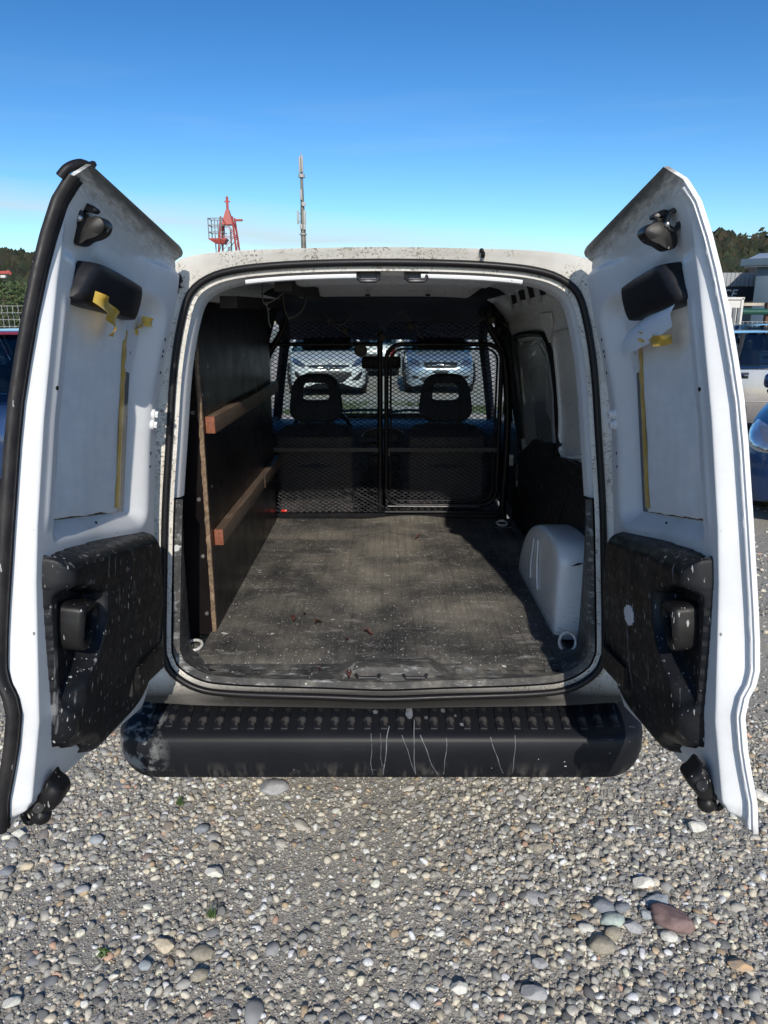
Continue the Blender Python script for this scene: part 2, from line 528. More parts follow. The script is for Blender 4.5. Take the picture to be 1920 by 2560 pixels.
# worn corner
left = q.math('MULTIPLY', q.mrange(sx.outputs[0], -.60, -.665), q.mrange(q.noise(v, 22, 3, .6), .50, .62))
c = q.mix(q.math('MULTIPLY', left, .85), c, (.24, .24, .235))
dustlow = q.math('MULTIPLY', q.mrange(sx.outputs[2], .40, .355), q.mrange(q.noise(q.coords(None, (1, 1, .2)), 30, 4), .5, .62))
c = q.mix(q.math('MULTIPLY', dustlow, .25), c, (.22, .20, .18))
q.base(c); q.bump(q.noise(v, 500, 2), .25, .0006); MT['bumper'] = q.m

q = NT('foam_sheet'); q.set(.75, 0, .3)
v = q.coords('dco'); f = q.noise(q.coords('dco', (1, 3, 1)), 9, 7, .65)
c = q.ramp(f, [(.3, (.76, .79, .82)), (.7, (.88, .90, .92))])
q.base(c); q.put('Subsurface Weight', .0); q.bump(q.noise(q.coords('dco', (1.6, .9, 1)), 260, 4, .65), .3, .0012); MT['foam'] = q.m
q = NT('amber_tape'); q.set(.35, 0, .5); v = q.coords('dco')
q.base(q.ramp(q.noise(v, 30, 5), [(.3, (.55, .33, .035)), (.7, (.78, .54, .11))])); q.bump(q.noise(q.coords('dco', (4, 1, 1)), 60, 3), .3, .002); MT['tape'] = q.m

def glassy(name, tint, refl=.12, rough=.02):
    m = bpy.data.materials.new(name); m.use_nodes = True
    t = m.node_tree; t.nodes.clear()
    o = t.nodes.new('ShaderNodeOutputMaterial'); mx = t.nodes.new('ShaderNodeMixShader')
    tr = t.nodes.new('ShaderNodeBsdfTransparent'); gl = t.nodes.new('ShaderNodeBsdfGlossy')
    lw = t.nodes.new('ShaderNodeLayerWeight'); lw.inputs['Blend'].default_value = .12
    fr = t.nodes.new('ShaderNodeMath'); fr.operation = 'MULTIPLY_ADD'; fr.inputs[1].default_value = .55; fr.inputs[2].default_value = refl * .35
    t.links.new(lw.outputs['Facing'], fr.inputs[0])
    tr.inputs[0].default_value = (*tint, 1); gl.inputs['Roughness'].default_value = rough
    gl.inputs['Color'].default_value = (.9, .95, 1, 1)
    t.links.new(fr.outputs[0], mx.inputs[0]); t.links.new(tr.outputs[0], mx.inputs[1]); t.links.new(gl.outputs[0], mx.inputs[2])
    t.links.new(mx.outputs[0], o.inputs[0]); return m
MT['windshield'] = glassy('windscreen_glass', (.74, .84, .82))
MT['carglass'] = glassy('tinted_car_glass', (.30, .38, .42))
MT['blackglass'] = simple('dark_window_glass', (.006, .006, .008), .12, 0, 0)
MT['balls'] = simple('string_ball_cotton', (.07, .065, .06), .95, 0, .25, 40, .5, 300)
MT['cord'] = simple('pale_cord', (.10, .10, .095), .7, 0, .1)
MT['reflector'] = simple('red_reflector', (.55, .03, .02), .15, 0, .1)

# ------------------------------------------------------------------ the van
VAN = thing('panel_van', 'white panel van parked on gravel with both rear doors wide open', 'van', (0, 1.2, 0))
AL, TA, HX, Y0, Z0 = R(6.5), R(6.0), .69, -.015, 1.1
class Frame:
    """the leaning rear face of the van; x across, s up the slope, T depth into the van; opened = door swung out about its leaning hinge"""
    def __init__(s, side, th):
        s.side = side
        s.ex = np.array([side, 0, 0.]); s.es = np.array([0, math.sin(AL), math.cos(AL)]); s.n = np.array([0, -math.cos(AL), math.sin(AL)])
        s.a = s.es * math.cos(TA) - s.ex * math.sin(TA)
        s.h = np.array([side * HX, Y0, Z0]); s.O = np.array([0, Y0, Z0])
        s.t = th
        if th and s.rot(-s.ex)[1] > 0: s.t = -th
    def rot(s, v, sg=1):
        v = np.asarray(v, float); t = s.t * sg; a = s.a
        return v * math.cos(t) + np.cross(a, v) * math.sin(t) + np.multiply.outer(v @ a, a) * (1 - math.cos(t))
    def P(s, x, ss, T):
        x = np.asarray(x, float); ss = np.asarray(ss, float); T = np.asarray(T, float)
        x, ss, T = np.broadcast_arrays(x, ss, T)
        p = s.O + x[..., None] * s.ex + ss[..., None] * s.es - T[..., None] * s.n
        return s.h + s.rot(p - s.h)
    def un(s, px, py, T):
        nn = s.rot(s.n); p0 = s.P(0., 0., T)
        u = (px - CX0) / CF; w = -(py - CY0) / CF
        d = np.array((u, CC + w * CS, -CS + w * CC)); C_ = np.array((0, -1.9, 1.6))
        t = nn @ (p0 - C_) / (nn @ d)
        q_ = s.rot(C_ + t * d - s.h, -1) + s.h - s.O
        return float(q_ @ s.ex), float(q_ @ s.es)
BODY = Frame(1, 0.0)
DOORS = {1: Frame(1, R(88.0)), -1: Frame(-1, R(90.0))}

def spline(pts, n, closed=False):
    """catmull-rom through pts, n points evenly spaced by length"""
    p = np.asarray(pts, float); N = len(p); out = []
    segs = N if closed else N - 1
    for i in range(segs):
        if closed: a, b, c_, d = p[i - 1], p[i], p[(i + 1) % N], p[(i + 2) % N]
        else: a, b, c_, d = p[max(i - 1, 0)], p[i], p[i + 1], p[min(i + 2, N - 1)]
        for t in np.linspace(0, 1, 16, endpoint=False):
            out.append(.5 * ((2 * b) + (-a + c_) * t + (2 * a - 5 * b + 4 * c_ - d) * t * t + (-a + 3 * b - 3 * c_ + d) * t ** 3))
    out.append(p[0] if closed else p[-1]); out = np.array(out)
    L = np.r_[0, np.cumsum(np.linalg.norm(np.diff(out, axis=0), axis=1))]
    u = np.linspace(0, L[-1], n + 1 if closed else n)
    r = np.stack([np.interp(u, L, out[:, k]) for k in range(out.shape[1])], 1)
    return r[:-1] if closed else r

HALF = [(0, .672), (.15, .670), (.286, .664), (.40, .652), (.475, .630), (.528, .588), (.557, .510), (.583, .38), (.604, .19), (.624, -.005), (.637, -.205),
        (.648, -.40), (.645, -.44), (.622, -.492), (.55, -.540), (.44, -.558), (.17, -.568), (0, -.574)]
loop = HALF + [(-x, s_) for x, s_ in HALF[-2:0:-1]]
OUT = spline(loop, 200, True)            # outer line of the rubber seal round the rear opening
tn = np.roll(OUT, -1, 0) - np.roll(OUT, 1, 0); tn /= np.linalg.norm(tn, axis=1)[:, None]
INW = np.stack([tn[:, 1], -tn[:, 0]], 1)
if ((OUT + INW * .02)[50, 0] > OUT[50, 0]): INW = -INW
def ringline(d, T):
    q_ = OUT + INW * d
    return BODY.P(q_[:, 0], q_[:, 1], T)

OUTER = [(0, .700), (.16, .698), (.38, .692), (.50, .681), (.56, .660), (.60, .60), (.63, .5), (.66, .38), (.69, .19), (.71, 0), (.725, -.2), (.735, -.40), (.735, -.48), (.73, -.560), (.60, -.575), (.44, -.580), (.17, -.584), (0, -.588)]
loop2 = OUTER + [(-x, s_) for x, s_ in OUTER[-2:0:-1]]
# pair outer ring points with seal points by angle round the opening
def by_angle(poly, ref):
    ang = np.unwrap(np.arctan2(poly[:, 1] - .05, poly[:, 0])); ra = np.arctan2(ref[:, 1] - .05, ref[:, 0])
    if ang[-1] < ang[0]: poly = poly[::-1]; ang = ang[::-1]
    a3 = np.r_[ang - 2 * math.pi, ang, ang + 2 * math.pi]; p3 = np.r_[poly, poly, poly]
    return np.stack([np.interp(ra, a3, p3[:, 0]), np.interp(ra, a3, p3[:, 1])], 1)
OR = by_angle(spline(loop2, 400, True), OUT)
mid = OUT * .5 + OR * .5
m = MB()
m.grid(np.stack([BODY.P(OR[:, 0], OR[:, 1], .075), BODY.P(OR[:, 0], OR[:, 1], .040), BODY.P((OR * .93 + OUT * .07)[:, 0], (OR * .93 + OUT * .07)[:, 1], .026), BODY.P(mid[:, 0], mid[:, 1], .032), BODY.P(OUT[:, 0], OUT[:, 1], .046), ringline(.03, .052)], 0), cv=True)
frame_o = m.build('rear_frame', MT['grimy'], VAN)

# outer skin: roof and sides running forward from the rear frame
oring = BODY.P(OR[:, 0], OR[:, 1], .075)
def skin_ring(Y, sx_, top, rise=0.):
    r = oring.copy(); r[:, 1] = Y
    r[:, 0] *= sx_; zz = (r[:, 2] - .5) / (1.80 - .5)
    r[:, 2] = .45 + (r[:, 2] - oring[:, 2].min()) / (oring[:, 2].max() - oring[:, 2].min()) * (top - .45)
    return r
rings = [oring, skin_ring(.32, 1.05, 1.795), skin_ring(.7, 1.09, 1.805), skin_ring(1.6, 1.10, 1.81), skin_ring(2.1, 1.10, 1.79), skin_ring(2.35, 1.09, 1.74)]
upper = [i for i in range(200) if OR[i, 1] > -.55]
# rotate index so that the open strip is contiguous
st = next(i for i in range(200) if OR[i, 1] <= -.55 and OR[(i + 1) % 200, 1] > -.55)
idx = [(st + 1 + k) % 200 for k in range(len(upper))]
m = MB(); m.grid(np.stack([r[idx] for r in rings], 0))
roof_o = m.build('outer_shell', MT['white'], VAN)
md = roof_o.modifiers.new('thickness', 'SOLIDIFY'); md.thickness = .006; md.offset = 1
for x in (-.385, .385):
    m = MB(); m.tube([(x, .55 + .12 * k, 1.786 + .012 * math.sin(math.pi * min(1, k / 2.)) if k < 2 else 1.80) for k in range(12)], .018, 8)
    m.build('roof_rib', MT['white'], VAN)
m = MB(); m.tube([BODY.P(.262, .674, .032), BODY.P(.262, .682, .024), BODY.P(.258, .687, .022)], [.0055, .0055, .004], 8)
m.ball(tuple(BODY.P(.257, .688, .021)), .006)
m.build('bump_stop', MT['seal_dirty'], VAN)
# torn black sealing tape at the upper hinge corners
for sd in (-1, 1):
    pts = [(.540, .628), (.552, .634), (.560, .626), (.566, .600), (.562, .582), (.556, .588), (.548, .580), (.550, .592), (.538, .596), (.545, .604), (.536, .612)] if sd < 0 else [(.556, .600), (.563, .606), (.567, .592), (.562, .580), (.558, .588)]
    m = MB(); m.prism([BODY.P(sd * x, s_, .034) for x, s_ in pts], [BODY.P(sd * x, s_, .024) for x, s_ in pts]); m.build('torn_tape', MT['seal_dirty'], VAN)

# rubber seal
m = MB()
m.tube(ringline(.0100, .042), .0102, 10, True, up=BODY.n)
m.tube(ringline(.0205, .056), .0034, 8, True, up=BODY.n)
m.build('door_seal', MT['black_rubber'], VAN, 60)

# inner flange (white), upper part only
sel = [i for i in range(200) if OUT[i, 1] > .02]
st = next(i for i in range(200) if OUT[i, 1] <= .02 and OUT[(i + 1) % 200, 1] > .02)
idx = [(st + 1 + k) % 200 for k in range(len(sel))]
prof = [(.016, .058), (.019, .080), (.021, .082), (.0225, .072), (.0315, .092), (.0335, .102), (.0345, .14)]
m = MB(); m.grid(np.stack([ringline(d, T)[idx] for d, T in prof], 0))
m.build('inner_flange', MT['white'], VAN, 40)
# header cover strips and the two upper strikers
for a, b in ((-.375, -.075), (.10, .375)):
    q_ = [(x, float(np.interp(abs(x), OUT[:50, 0][::1] if OUT[10, 0] > 0 else -OUT[:50, 0], OUT[:50, 1])) - .040) for x in np.linspace(a, b, 12)]
    m = MB(); m.tube([BODY.P(x, s_, .068) for x, s_ in q_], .0068, 8, up=BODY.n)
    m.build('header_strip', MT['white'], VAN)
for x in (-.042, .088):
    s_ = .672 - .048
    o = MB(); o.tube([BODY.P(x + dx, s_ + ds, T) for dx, ds, T in ((-.027, .012, .075), (-.027, -.002, .050), (-.02, -.009, .046), (.02, -.009, .046), (.027, -.002, .050), (.027, .012, .075))], .0052, 8)
    o.box(tuple(BODY.P(x, s_ + .012, .085)), (.066, .008, .02), Matrix.Rotation(-AL, 3, 'X'))
    o.build('striker', MT['dark_steel'], VAN)

# sill and lower corner trim: from the seal to the mat
low = [i for i in range(200) if OUT[i, 1] <= .03]
st = next(i for i in range(200) if OUT[i, 1] > .03 and OUT[(i + 1) % 200, 1] <= .03)
idx = [(st + 1 + k) % 200 for k in range(len(low))]
A = ringline(.030, .060)[idx]; B_ = ringline(.050, .050)[idx]; Bb = ringline(.064, .064)[idx]
tgt = []
for i in idx:
    x, s_ = OUT[i]; sg = 1 if x > 0 else -1; w_ = float(sm(.53, .640, abs(x))); z = float(BODY.P(x, s_, .05)[2])
    tgt.append(((1 - w_) * x * .96 + w_ * sg * .645, .088 + .19 * w_, .590 + max(0, z - .585) * w_))
tgt = np.array(tgt)
C_ = Bb * .45 + tgt * .55; C_[:, 2] = np.where(np.abs(C_[:, 0]) < .55, tgt[:, 2] - .012, C_[:, 2])
A = ringline(.022, .060)[idx]; B_ = ringline(.036, .052)[idx]; Bb = ringline(.052, .064)[idx]
m = MB(); m.grid(np.stack([ringline(.014, .056)[idx], A, B_], 0)); m.build('sill_lip', MT['black_rubber'], VAN, 40)
m = MB(); m.grid(np.stack([B_, Bb, C_, tgt], 0))
sill_o = m.build('sill_trim', MT['sill'], VAN, 40)
# central lock block with its two loops
pf_ = np.array([(.092, .602), (.050, .607), (.030, .602), (.016, .584), (-.006, .564), (-.022, .548), (-.026, .540), (.09, .54)])
fl_ = np.array([(.092, .590), (.050, .584), (.030, .578), (.012, .566), (-.010, .554), (-.022, .545), (-.026, .538), (.09, .54)])
m = MB(); m.grid(np.array([[(x, *(fl_ + (pf_ - fl_) * k)[j]) for j in range(8)] for x, k in ((-.135, .0), (-.105, .35), (-.088, .9), (-.080, 1), (.132, 1), (.140, .9), (.157, .35), (.187, .0))]), cv=True)
m.rbox((.026, .004, .575), (.075, .012, .030), .004, Matrix.Rotation(R(-42), 3, 'X'))
blk = m.build('lock_block', MT['sill'], sill_o)
for x in (-.048, .092):
    m = MB(); m.tube([(x - .030, .014, .575), (x - .034, .002, .592), (x - .027, -.010, .590), (x + .027, -.010, .590), (x + .034, .002, .592), (x + .030, .014, .575)], .0048, 8)
    m.build('striker', MT['dark_steel'], VAN)
# raised pads along the sill plate
for k in range(11):
    for sg in (-1, 1):
        x = sg * (.215 + .034 * k) + .01
        if abs(x) > .53: continue
        if k % 2: continue
        m = MB(); m.rbox((x, .052, .5805), (.020, .050, .006), .002, Matrix.Rotation(R(13), 3, 'X'))
        m.build('sill_pad', MT['sill'], sill_o)

# rear crossmember between bumper and opening
m = MB(); m.rbox((0, .045, .502), (1.40, .09, .03), .008)
m.build('rear_crossmember', MT['sill'], VAN)

# bumper
def bumper_sec(x):
    x_o = x; x = x / (1.035 if x < 0 else 1.015); t = max(0., (abs(x) - .625) / .12); t = min(t, 1.)
    back = .100 * (1 - math.sqrt(max(0., 1 - t ** 2.6)))
    up = .050 * t ** 2
    P_ = [(.03, .502), (-.03 + back * .4, .499), (-.118 + back, .478), (-.134 + back, .472), (-.143 + back, .458), (-.145 + back, .42), (-.141 + back, .375 + up * .5), (-.132 + back, .340 + up), (-.112 + back, .328 + up), (-.05 + back * .5, .322 + up), (.02, .322 + up)]
    return [(x_o, y, z) for y, z in P_]
xs = np.r_[np.linspace(-.745, -.60, 14), np.linspace(-.58, .58, 20), np.linspace(.60, .745, 14)]
m = MB(); m.grid(np.array([bumper_sec(x * (1.035 if x < 0 else 1.015)) for x in xs]))
m.f.append(tuple(range(11))); m.m.append(0); m.f.append(tuple(range((len(xs) - 1) * 11, len(xs) * 11))[::-1]); m.m.append(0)
bum = m.build('rear_bumper', MT['bumper'], VAN, 50)
rb = MB().rbox((0, 0, 0), (.024, .098, .014), .004).build('tread_rib', MT['bumper'], bum)
for k in range(29):
    x = -.665 + 1.33 * k / 28
    o = rb if k == 0 else rb.copy()
    if k: col.objects.link(o); o.parent = bum
    o.location = (x, -.066 + (.012 if abs(x) > .6 else 0), .4905); o.rotation_euler = (R(12.5), 0, R(-3 * x / .66))

# dried paint runs down the bumper face and drips on its step
runM = simple('dried_paint_run', (.13, .14, .155), .6, 0, .6, 30)
for (xa, ya, xb, yb, w_) in ((60, 520, 68, 745, 4), (160, 480, 125, 745, 7), (235, 530, 305, 740, 4), (295, 450, 302, 745, 6), (330, 530, 425, 745, 7), (472, 545, 460, 745, 5), (712, 540, 780, 735, 6), (850, 530, 835, 735, 4), (110, 520, 120, 690, 3)):
    pa = at(900 + xa * .458, 1600 + ya * .458, Y=-.1445); pb = at(900 + xb * .458, 1600 + yb * .458, Y=-.1445)
    m = MB(); L_ = []
    for t_ in np.linspace(0, 1, 14):
        p = pa + (pb - pa) * t_; y_ = float(np.interp(p[2], [.328, .340, .375, .42, .458, .472], [-.112, -.132, -.141, -.145, -.143, -.134])) - .0008
        hw = w_ * .00017 * (1 + .5 * noise.noise((t_ * 9, xa, 0)))
        L_.append([(p[0] - hw + .005 * noise.noise((t_ * 2.2, xa * .1, 2)), y_, p[2]), (p[0] + hw + .005 * noise.noise((t_ * 2.2, xa * .1, 2)), y_, p[2])])
    m.grid(np.array(L_)); m.build('paint_run', runM, bum, 60)
for (cx, cy, w_, h_) in ((225, 388, 28, 26), (268, 410, 40, 50), (140, 415, 10, 10), (520, 422, 14, 9), (565, 460, 40, 12), (85, 405, 30, 14), (360, 430, 22, 12), (455, 400, 30, 14)):
    c_ = at(900 + cx * .458, 1600 + cy * .458, Z=.4895); m = MB(); P1 = []
    for a in np.linspace(0, 2 * math.pi, 18, endpoint=False):
        r_ = 1 + .35 * noise.noise((math.cos(a) * 2, math.sin(a) * 2, cx))
        P1.append((c_[0] + w_ * .00026 * r_ * math.cos(a), c_[1] + h_ * .0005 * r_ * math.sin(a), .4935 + .16 * (c_[1] + h_ * .0005 * r_ * math.sin(a) + .064)))
    m.prism(P1, [(x, y, z + .0015) for x, y, z in P1]); m.build('paint_drip', runM, bum, 60)
# floor mat with moulded ribs
xs = []; zs = []
pitch = .0355
x = -.578
while x < .578:
    xs += [x, x + .0015, x + .0045, x + .006]; zs += [0, -.0016, -.0016, 0]; x += pitch
xs.append(.578); zs.append(0)
ys = np.linspace(.078, 1.70, 60)
G = np.zeros((len(xs), len(ys), 3))
for i, (x, z) in enumerate(zip(xs, zs)):
    for j, y in enumerate(ys):
        wv = .004 * noise.noise((x * 3, y * 3, 4.)) + (.016 * float(sm(1.60, 1.70, y)) * max(0, math.sin(x * 7 + .6)) )
        right = 0.
        X = x
        if x > .48: X = x + (.098 if y > .98 else 0.) * (x - .48) / .098
        G[i, j] = (X, y + (.004 * noise.noise((x * 6, 1, 1)) if j == 0 else 0), .600 + z + wv + (-.010 if j == 0 else 0))
m = MB(); m.grid(G); m.build('floor_mat', MT['mat'], VAN, 30)
# floor pan under it
m = MB(); m.box((0, .90, .560), (1.44, 1.70, .04)); m.box((0, 2.6, .42), (1.5, 1.7, .04)); m.box((0, 1.74, .50), (1.44, .03, .17)); m.build('floor_pan', MT['trim_in'], VAN)

# lashing eyes
def lash(c, up):
    m = MB(); x, y, z = c
    ring = [(math.cos(a) * .026, math.sin(a) * .031) for a in np.linspace(0, 2 * math.pi, 18, endpoint=False)]
    if up: pts = [(x + a, y + .012 + (b + .03) * .30, z + (b + .031) * .95) for a, b in ring]
    else: pts = [(x + a, y + b * .9, z + .010 + b * .15) for a, b in ring]
    m.tube(pts, .0048, 8, True)
    o = m.build('lashing_ring', MT['steel2'], VAN)
    m = MB(); m.cyl((x - .02, y, z + .006), (x - .002, y, z + .006), .007); m.cyl((x + .004, y, z + .006), (x + .02, y, z + .006), .007); m.rbox((x, y, z - .004), (.085, .075, .010), .003)
    m.build('ring_plate', MT['sill'], o)
MT['steel2'] = simple('white_lacquered_steel', (.62, .61, .58), .4, .2, .25, 60)
lash(dd(419, 1400, Z=.597), False)
lash(dd(1228, 1412, Z=.590), True)
lash(dd(1084, 1134, Z=.603), False)

# ------------------------------------------------------------------ cargo space walls and ceiling
def wall_x(z):
    return np.interp(z, [.50, .60, 1.0, 1.2, 1.40, 1.52, 1.62, 1.69, 1.725, 1.745], [.70, .705, .705, .695, .668, .642, .598, .535, .46, .36])
zz = np.r_[np.linspace(.55, 1.5, 24), np.linspace(1.53, 1.745, 12)]
yy = np.r_[.165, .21, np.linspace(.3, 1.75, 12)]
for sg in (1, -1):
    P_ = np.zeros((len(yy), len(zz), 3))
    for i, y in enumerate(yy):
        for j, z in enumerate(zz):
            x = float(wall_x(z))
            P_[i, j] = (sg * x, y + .12 * float(sm(1.0, 1.7, z)) * (1 if i < 2 else 0), z)
    m = MB(); m.grid(P_); m.build('cargo_wall', MT['white'], VAN)
def wallpt(px, py, sg=1, off=0.):
    x = .64
    for _ in range(25):
        p = at(px, py, X=sg * x); x = .5 * x + .5 * (float(wall_x(p[2])) - off)
    return p
def wall_patch(name, pts, mat, t0=.002, t1=.012, sg=1, bev=0):
    a = [wallpt(px, py, sg, t0) for px, py in pts]; b = [wallpt(px, py, sg, t1) for px, py in pts]
    b = [np.array((p[0] - sg * (t1 - t0), p[1], p[2])) for p in a]
    m = MB(); m.prism(a, b); o = m.build(name, mat, VAN, 30)
    return o
Z4 = lambda x, y: (1180 + x * .2894, 660 + y * .2894)
# sliding door opening: rubber border, inner panel with a blanked window
bord = [Z4(*p) for p in ((345, 668), (440, 610), (600, 605), (650, 660), (690, 800), (725, 1050), (742, 1350), (745, 1640), (600, 1660), (430, 1640), (405, 1300), (375, 900))]
m = MB(); m.tube(spline([wallpt(*p, 1, .006) for p in bord], 60, True), .013, 8, True); m.build('sliding_door_seal', MT['black_rubber'], VAN)
gp = simple('grey_door_lining', (.30, .31, .33), .35, 0, .1, 3, 0, 0, .3)
wall_patch('sliding_door_panel', [Z4(*p) for p in ((400, 680), (600, 650), (650, 760), (700, 1100), (722, 1600), (470, 1560), (440, 1100))], gp, .001, .006)
wall_patch('sliding_door_window', [Z4(*p) for p in ((482, 715), (590, 690), (640, 800), (690, 1150), (706, 1590), (570, 1500), (540, 1200), (505, 900))], simple('grey_blanked_window', (.15, .16, .18), .2, 0, .25, 2), .004, .010)
wall_patch('sliding_door_post', [Z4(*p) for p in ((330, 655), (395, 655), (430, 1000), (462, 1500), (420, 1520), (385, 1100))], MT['black_rubber'], .002, .016)
# rear quarter: pressed recess, bare paint
m = MB()
qa = [Z4(*p) for p in ((715, 640), (760, 590), (880, 585), (905, 720), (960, 1150), (1000, 1560), (1010, 1640), (940, 1672), (775, 1640), (765, 1300), (745, 1000))]
m.tube(spline([wallpt(*p, 1, .003) for p in qa], 60, True), .009, 8, True); m.build('quarter_pressing', MT['white'], VAN)
wall_patch('quarter_window_panel', [Z4(*p) for p in ((905, 735), (960, 900), (1030, 1250), (1068, 1660), (1012, 1640), (985, 1300), (950, 1000))], gp, .002, .008)
# triangular bracket and row of slots under the roof rail
wall_patch('wall_bracket', [Z4(*p) for p in ((600, 430), (690, 420), (705, 500), (680, 680), (655, 610), (610, 500))], MT['white'], .002, .010)
Z8 = lambda x, y: (960 + x * .3376, 580 + y * .3376)
holeM = simple('dark_slot', (.006, .007, .009), .8, 0, 0)
for a in (((948, 470), (975, 468), (985, 525), (960, 535)), ((1000, 440), (1035, 425), (1048, 500), (1018, 505)), ((1062, 402), (1098, 395), (1118, 482), (1088, 488)), ((1140, 380), (1180, 372), (1200, 462), (1166, 470))):
    wall_patch('wall_slot', [Z8(*p) for p in a], holeM, .001, .005)
    l0 = Z8(a[0][0] - 16, a[0][1] - 8); l1 = Z8(a[3][0] - 10, a[3][1] + 45)
    m = MB(); m.tube([wallpt(*l0, 1, .002), wallpt(*l1, 1, .004)], .006, 6); m.build('wall_rib', MT['white'], VAN)
# lower plastic lining
Z5 = lambda x, y: (1180 + x * .2306, 1250 + y * .2306)
lin = [(1382, 1190), (1392, 1155), (1405, 1141), (1432, 1147), (1470, 1166), (1500, 1190), (1507, 1300), (1506, 1420), (1465, 1380), (1430, 1352), (1395, 1345), (1352, 1352), (1357, 1290), (1368, 1230)]
wall_patch('quarter_lining', lin, MT['trim_in'], .002, .030)
lin2 = [(1396, 1350), (1398, 1300), (1420, 1235), (1432, 1222), (1480, 1270), (1497, 1330), (1480, 1345)]
m = MB(); m.tube(spline([wallpt(*p, 1, .031) for p in lin2], 50, True), .004, 6, True); m.build('lining_crease', MT['trim_in'], VAN)
wall_patch('sliding_door_lining', [(1302, 1140), (1345, 1098), (1392, 1110), (1396, 1140), (1372, 1200), (1352, 1340), (1330, 1320), (1296, 1250)], MT['trim_in'], .002, .022)
m = MB(); a = wallpt(1293, 1148, 1, .02); b = wallpt(1296, 1225, 1, .02)
m.rbox((a + b) / 2, (.045, .05, float(abs(a[2] - b[2]))), .015); m.build('sliding_door_lock', MT['trim_in'], VAN)
m = MB(); m.rbox(wallpt(1276, 1150, 1, .03), (.03, .03, .06), .005); m.build('lock_striker_plate', MT['steel2'], VAN)
# white sill edge under the left side and black lower wall on the left
m = MB(); m.box((-.690, .95, .72), (.012, 1.45, .30)); m.build('left_lining', MT['trim_in'], VAN)
m = MB(); m.box((.686, 1.38, .73), (.012, .74, .34)); m.build('right_lining', MT['trim_in'], VAN)

# ceiling: bare panel with two bows, then dark headliner over the cab
m = MB()
xs = np.linspace(-.37, .37, 14); ys = np.linspace(.17, 1.78, 30)
def ceil_z(x, y):
    bow = 0
    for yb, dp_ in ((.36, .034), (.88, .046)): bow = max(bow, float(sm(.12, .07, abs(y - yb))) * dp_)
    return 1.740 - bow * float(sm(.37, .33, abs(x))) - .02 * (x / .42) ** 4
m.grid(np.array([[(x, y, ceil_z(x, y)) for y in ys] for x in xs]))
m.build('ceiling_panel', MT['white'], VAN)
for x in (-.06, .16):
    m = MB(); m.cyl((x, .80, 1.697), (x, .80, 1.690), .009); m.build('ceiling_plug', MT['black_rubber'], VAN)
m = MB(); m.grid(np.array([[(x, y, z) for (y, z) in ((1.04, 1.735), (1.12, 1.708), (1.70, 1.705), (1.86, 1.695), (2.2, 1.64), (2.55, 1.56), (2.72, 1.49))] for x in np.linspace(-.62, .62, 12)]))
m.build('cab_headliner', MT['navy'], VAN)

# right wheel arch, white, rounded
pr_ = [(.258, .585), (.258, .70), (.262, .82), (.275, .868), (.315, .896), (.38, .904), (.47, .900), (.60, .882), (.73, .838), (.83, .765), (.895, .68), (.925, .60), (.93, .585)]
pr_ = spline(pr_, 50)
rowsP = []
for off, x in ((0, .72), (0, .600), (.002, .574), (.007, .5655), (.016, .5618), (.050, .5605), (.20, .5600)):
    cy, cz = .58, .60
    rr_ = []
    for y, z in pr_:
        d = math.hypot(y - cy, z - cz); k = max(0, 1 - off / d)
        rr_.append((x + .006 * (z - .6), cy + (y - cy) * k, max(.585, cz + (z - cz) * k) if off else z))
    rowsP.append(rr_)
m = MB(); m.grid(np.array(rowsP)); m.f.append(tuple(range(6 * 50, 7 * 50))); m.m.append(0)
arch = m.build('wheel_arch', MT['arch'], VAN, 40)
m = MB()
for y0_, k in ((.52, 0), (.62, 1)):
    m.tube([(.557 + .004 * (z > .86), y0_ + .03 * math.sin((z - .66) * 14 + k) + .25 * max(0, z - .80), z) for z in np.linspace(.66, .84 - .02 * k, 10)], .0028, 6)
m.build('arch_bead', MT['white'], arch)  # highlights on the arch, shaped as thin white tubes
m = MB(); m.prism([(.600, .2565, .842), (.625, .2565, .846), (.640, .2565, .852), (.622, .2565, .853)], [(.600, .2545, .842), (.625, .2545, .846), (.640, .2545, .852), (.622, .2545, .853)]); m.build('paint_chip', MT['black_rubber'], arch)

MT['darkwood'] = simple('dark_stained_batten', (.014, .009, .007), .7, 0, .3, 30)  # ceiling battens in a darker brown than the wall battens
# ------------------------------------------------------------------ plywood lining on the left with two battens
PLY = thing('plywood_lining', 'dark plywood lining panel screwed along the left side of the cargo space', 'plywood panel', (-.575, 1.0, .60))
def zig(z, k=0): return .0035 * noise.noise((z * 55, k, 2.2))
m = MB()
# long side panel
top = [(.300, 1.618), (.33, 1.66), (.50, 1.690), (1.2, 1.70), (1.655, 1.70), (1.655, .603), (.300, .603)]
m.prism([(-.560, y, z) for y, z in top], [(-.571, y, z) for y, z in top]); m.build('side_board', MT['ply'], PLY, 20)
# narrow end panel facing the rear doors
zs = np.linspace(.590, 1.605, 60)
lft = np.interp(zs, [.59, .70, 1.0, 1.17, 1.40, 1.52, 1.605], [-.664, -.672, -.682, -.672, -.640, -.606, -.574])
a = [(-.5735 + zig(z), .2905, z) for z in zs] + [(x + zig(z, 3), .2905, z) for x, z in zip(lft[::-1], zs[::-1])]
m = MB(); m.prism(a, [(x, y + .012, z) for x, y, z in a]); m.build('end_board', MT['ply'], PLY, 20)
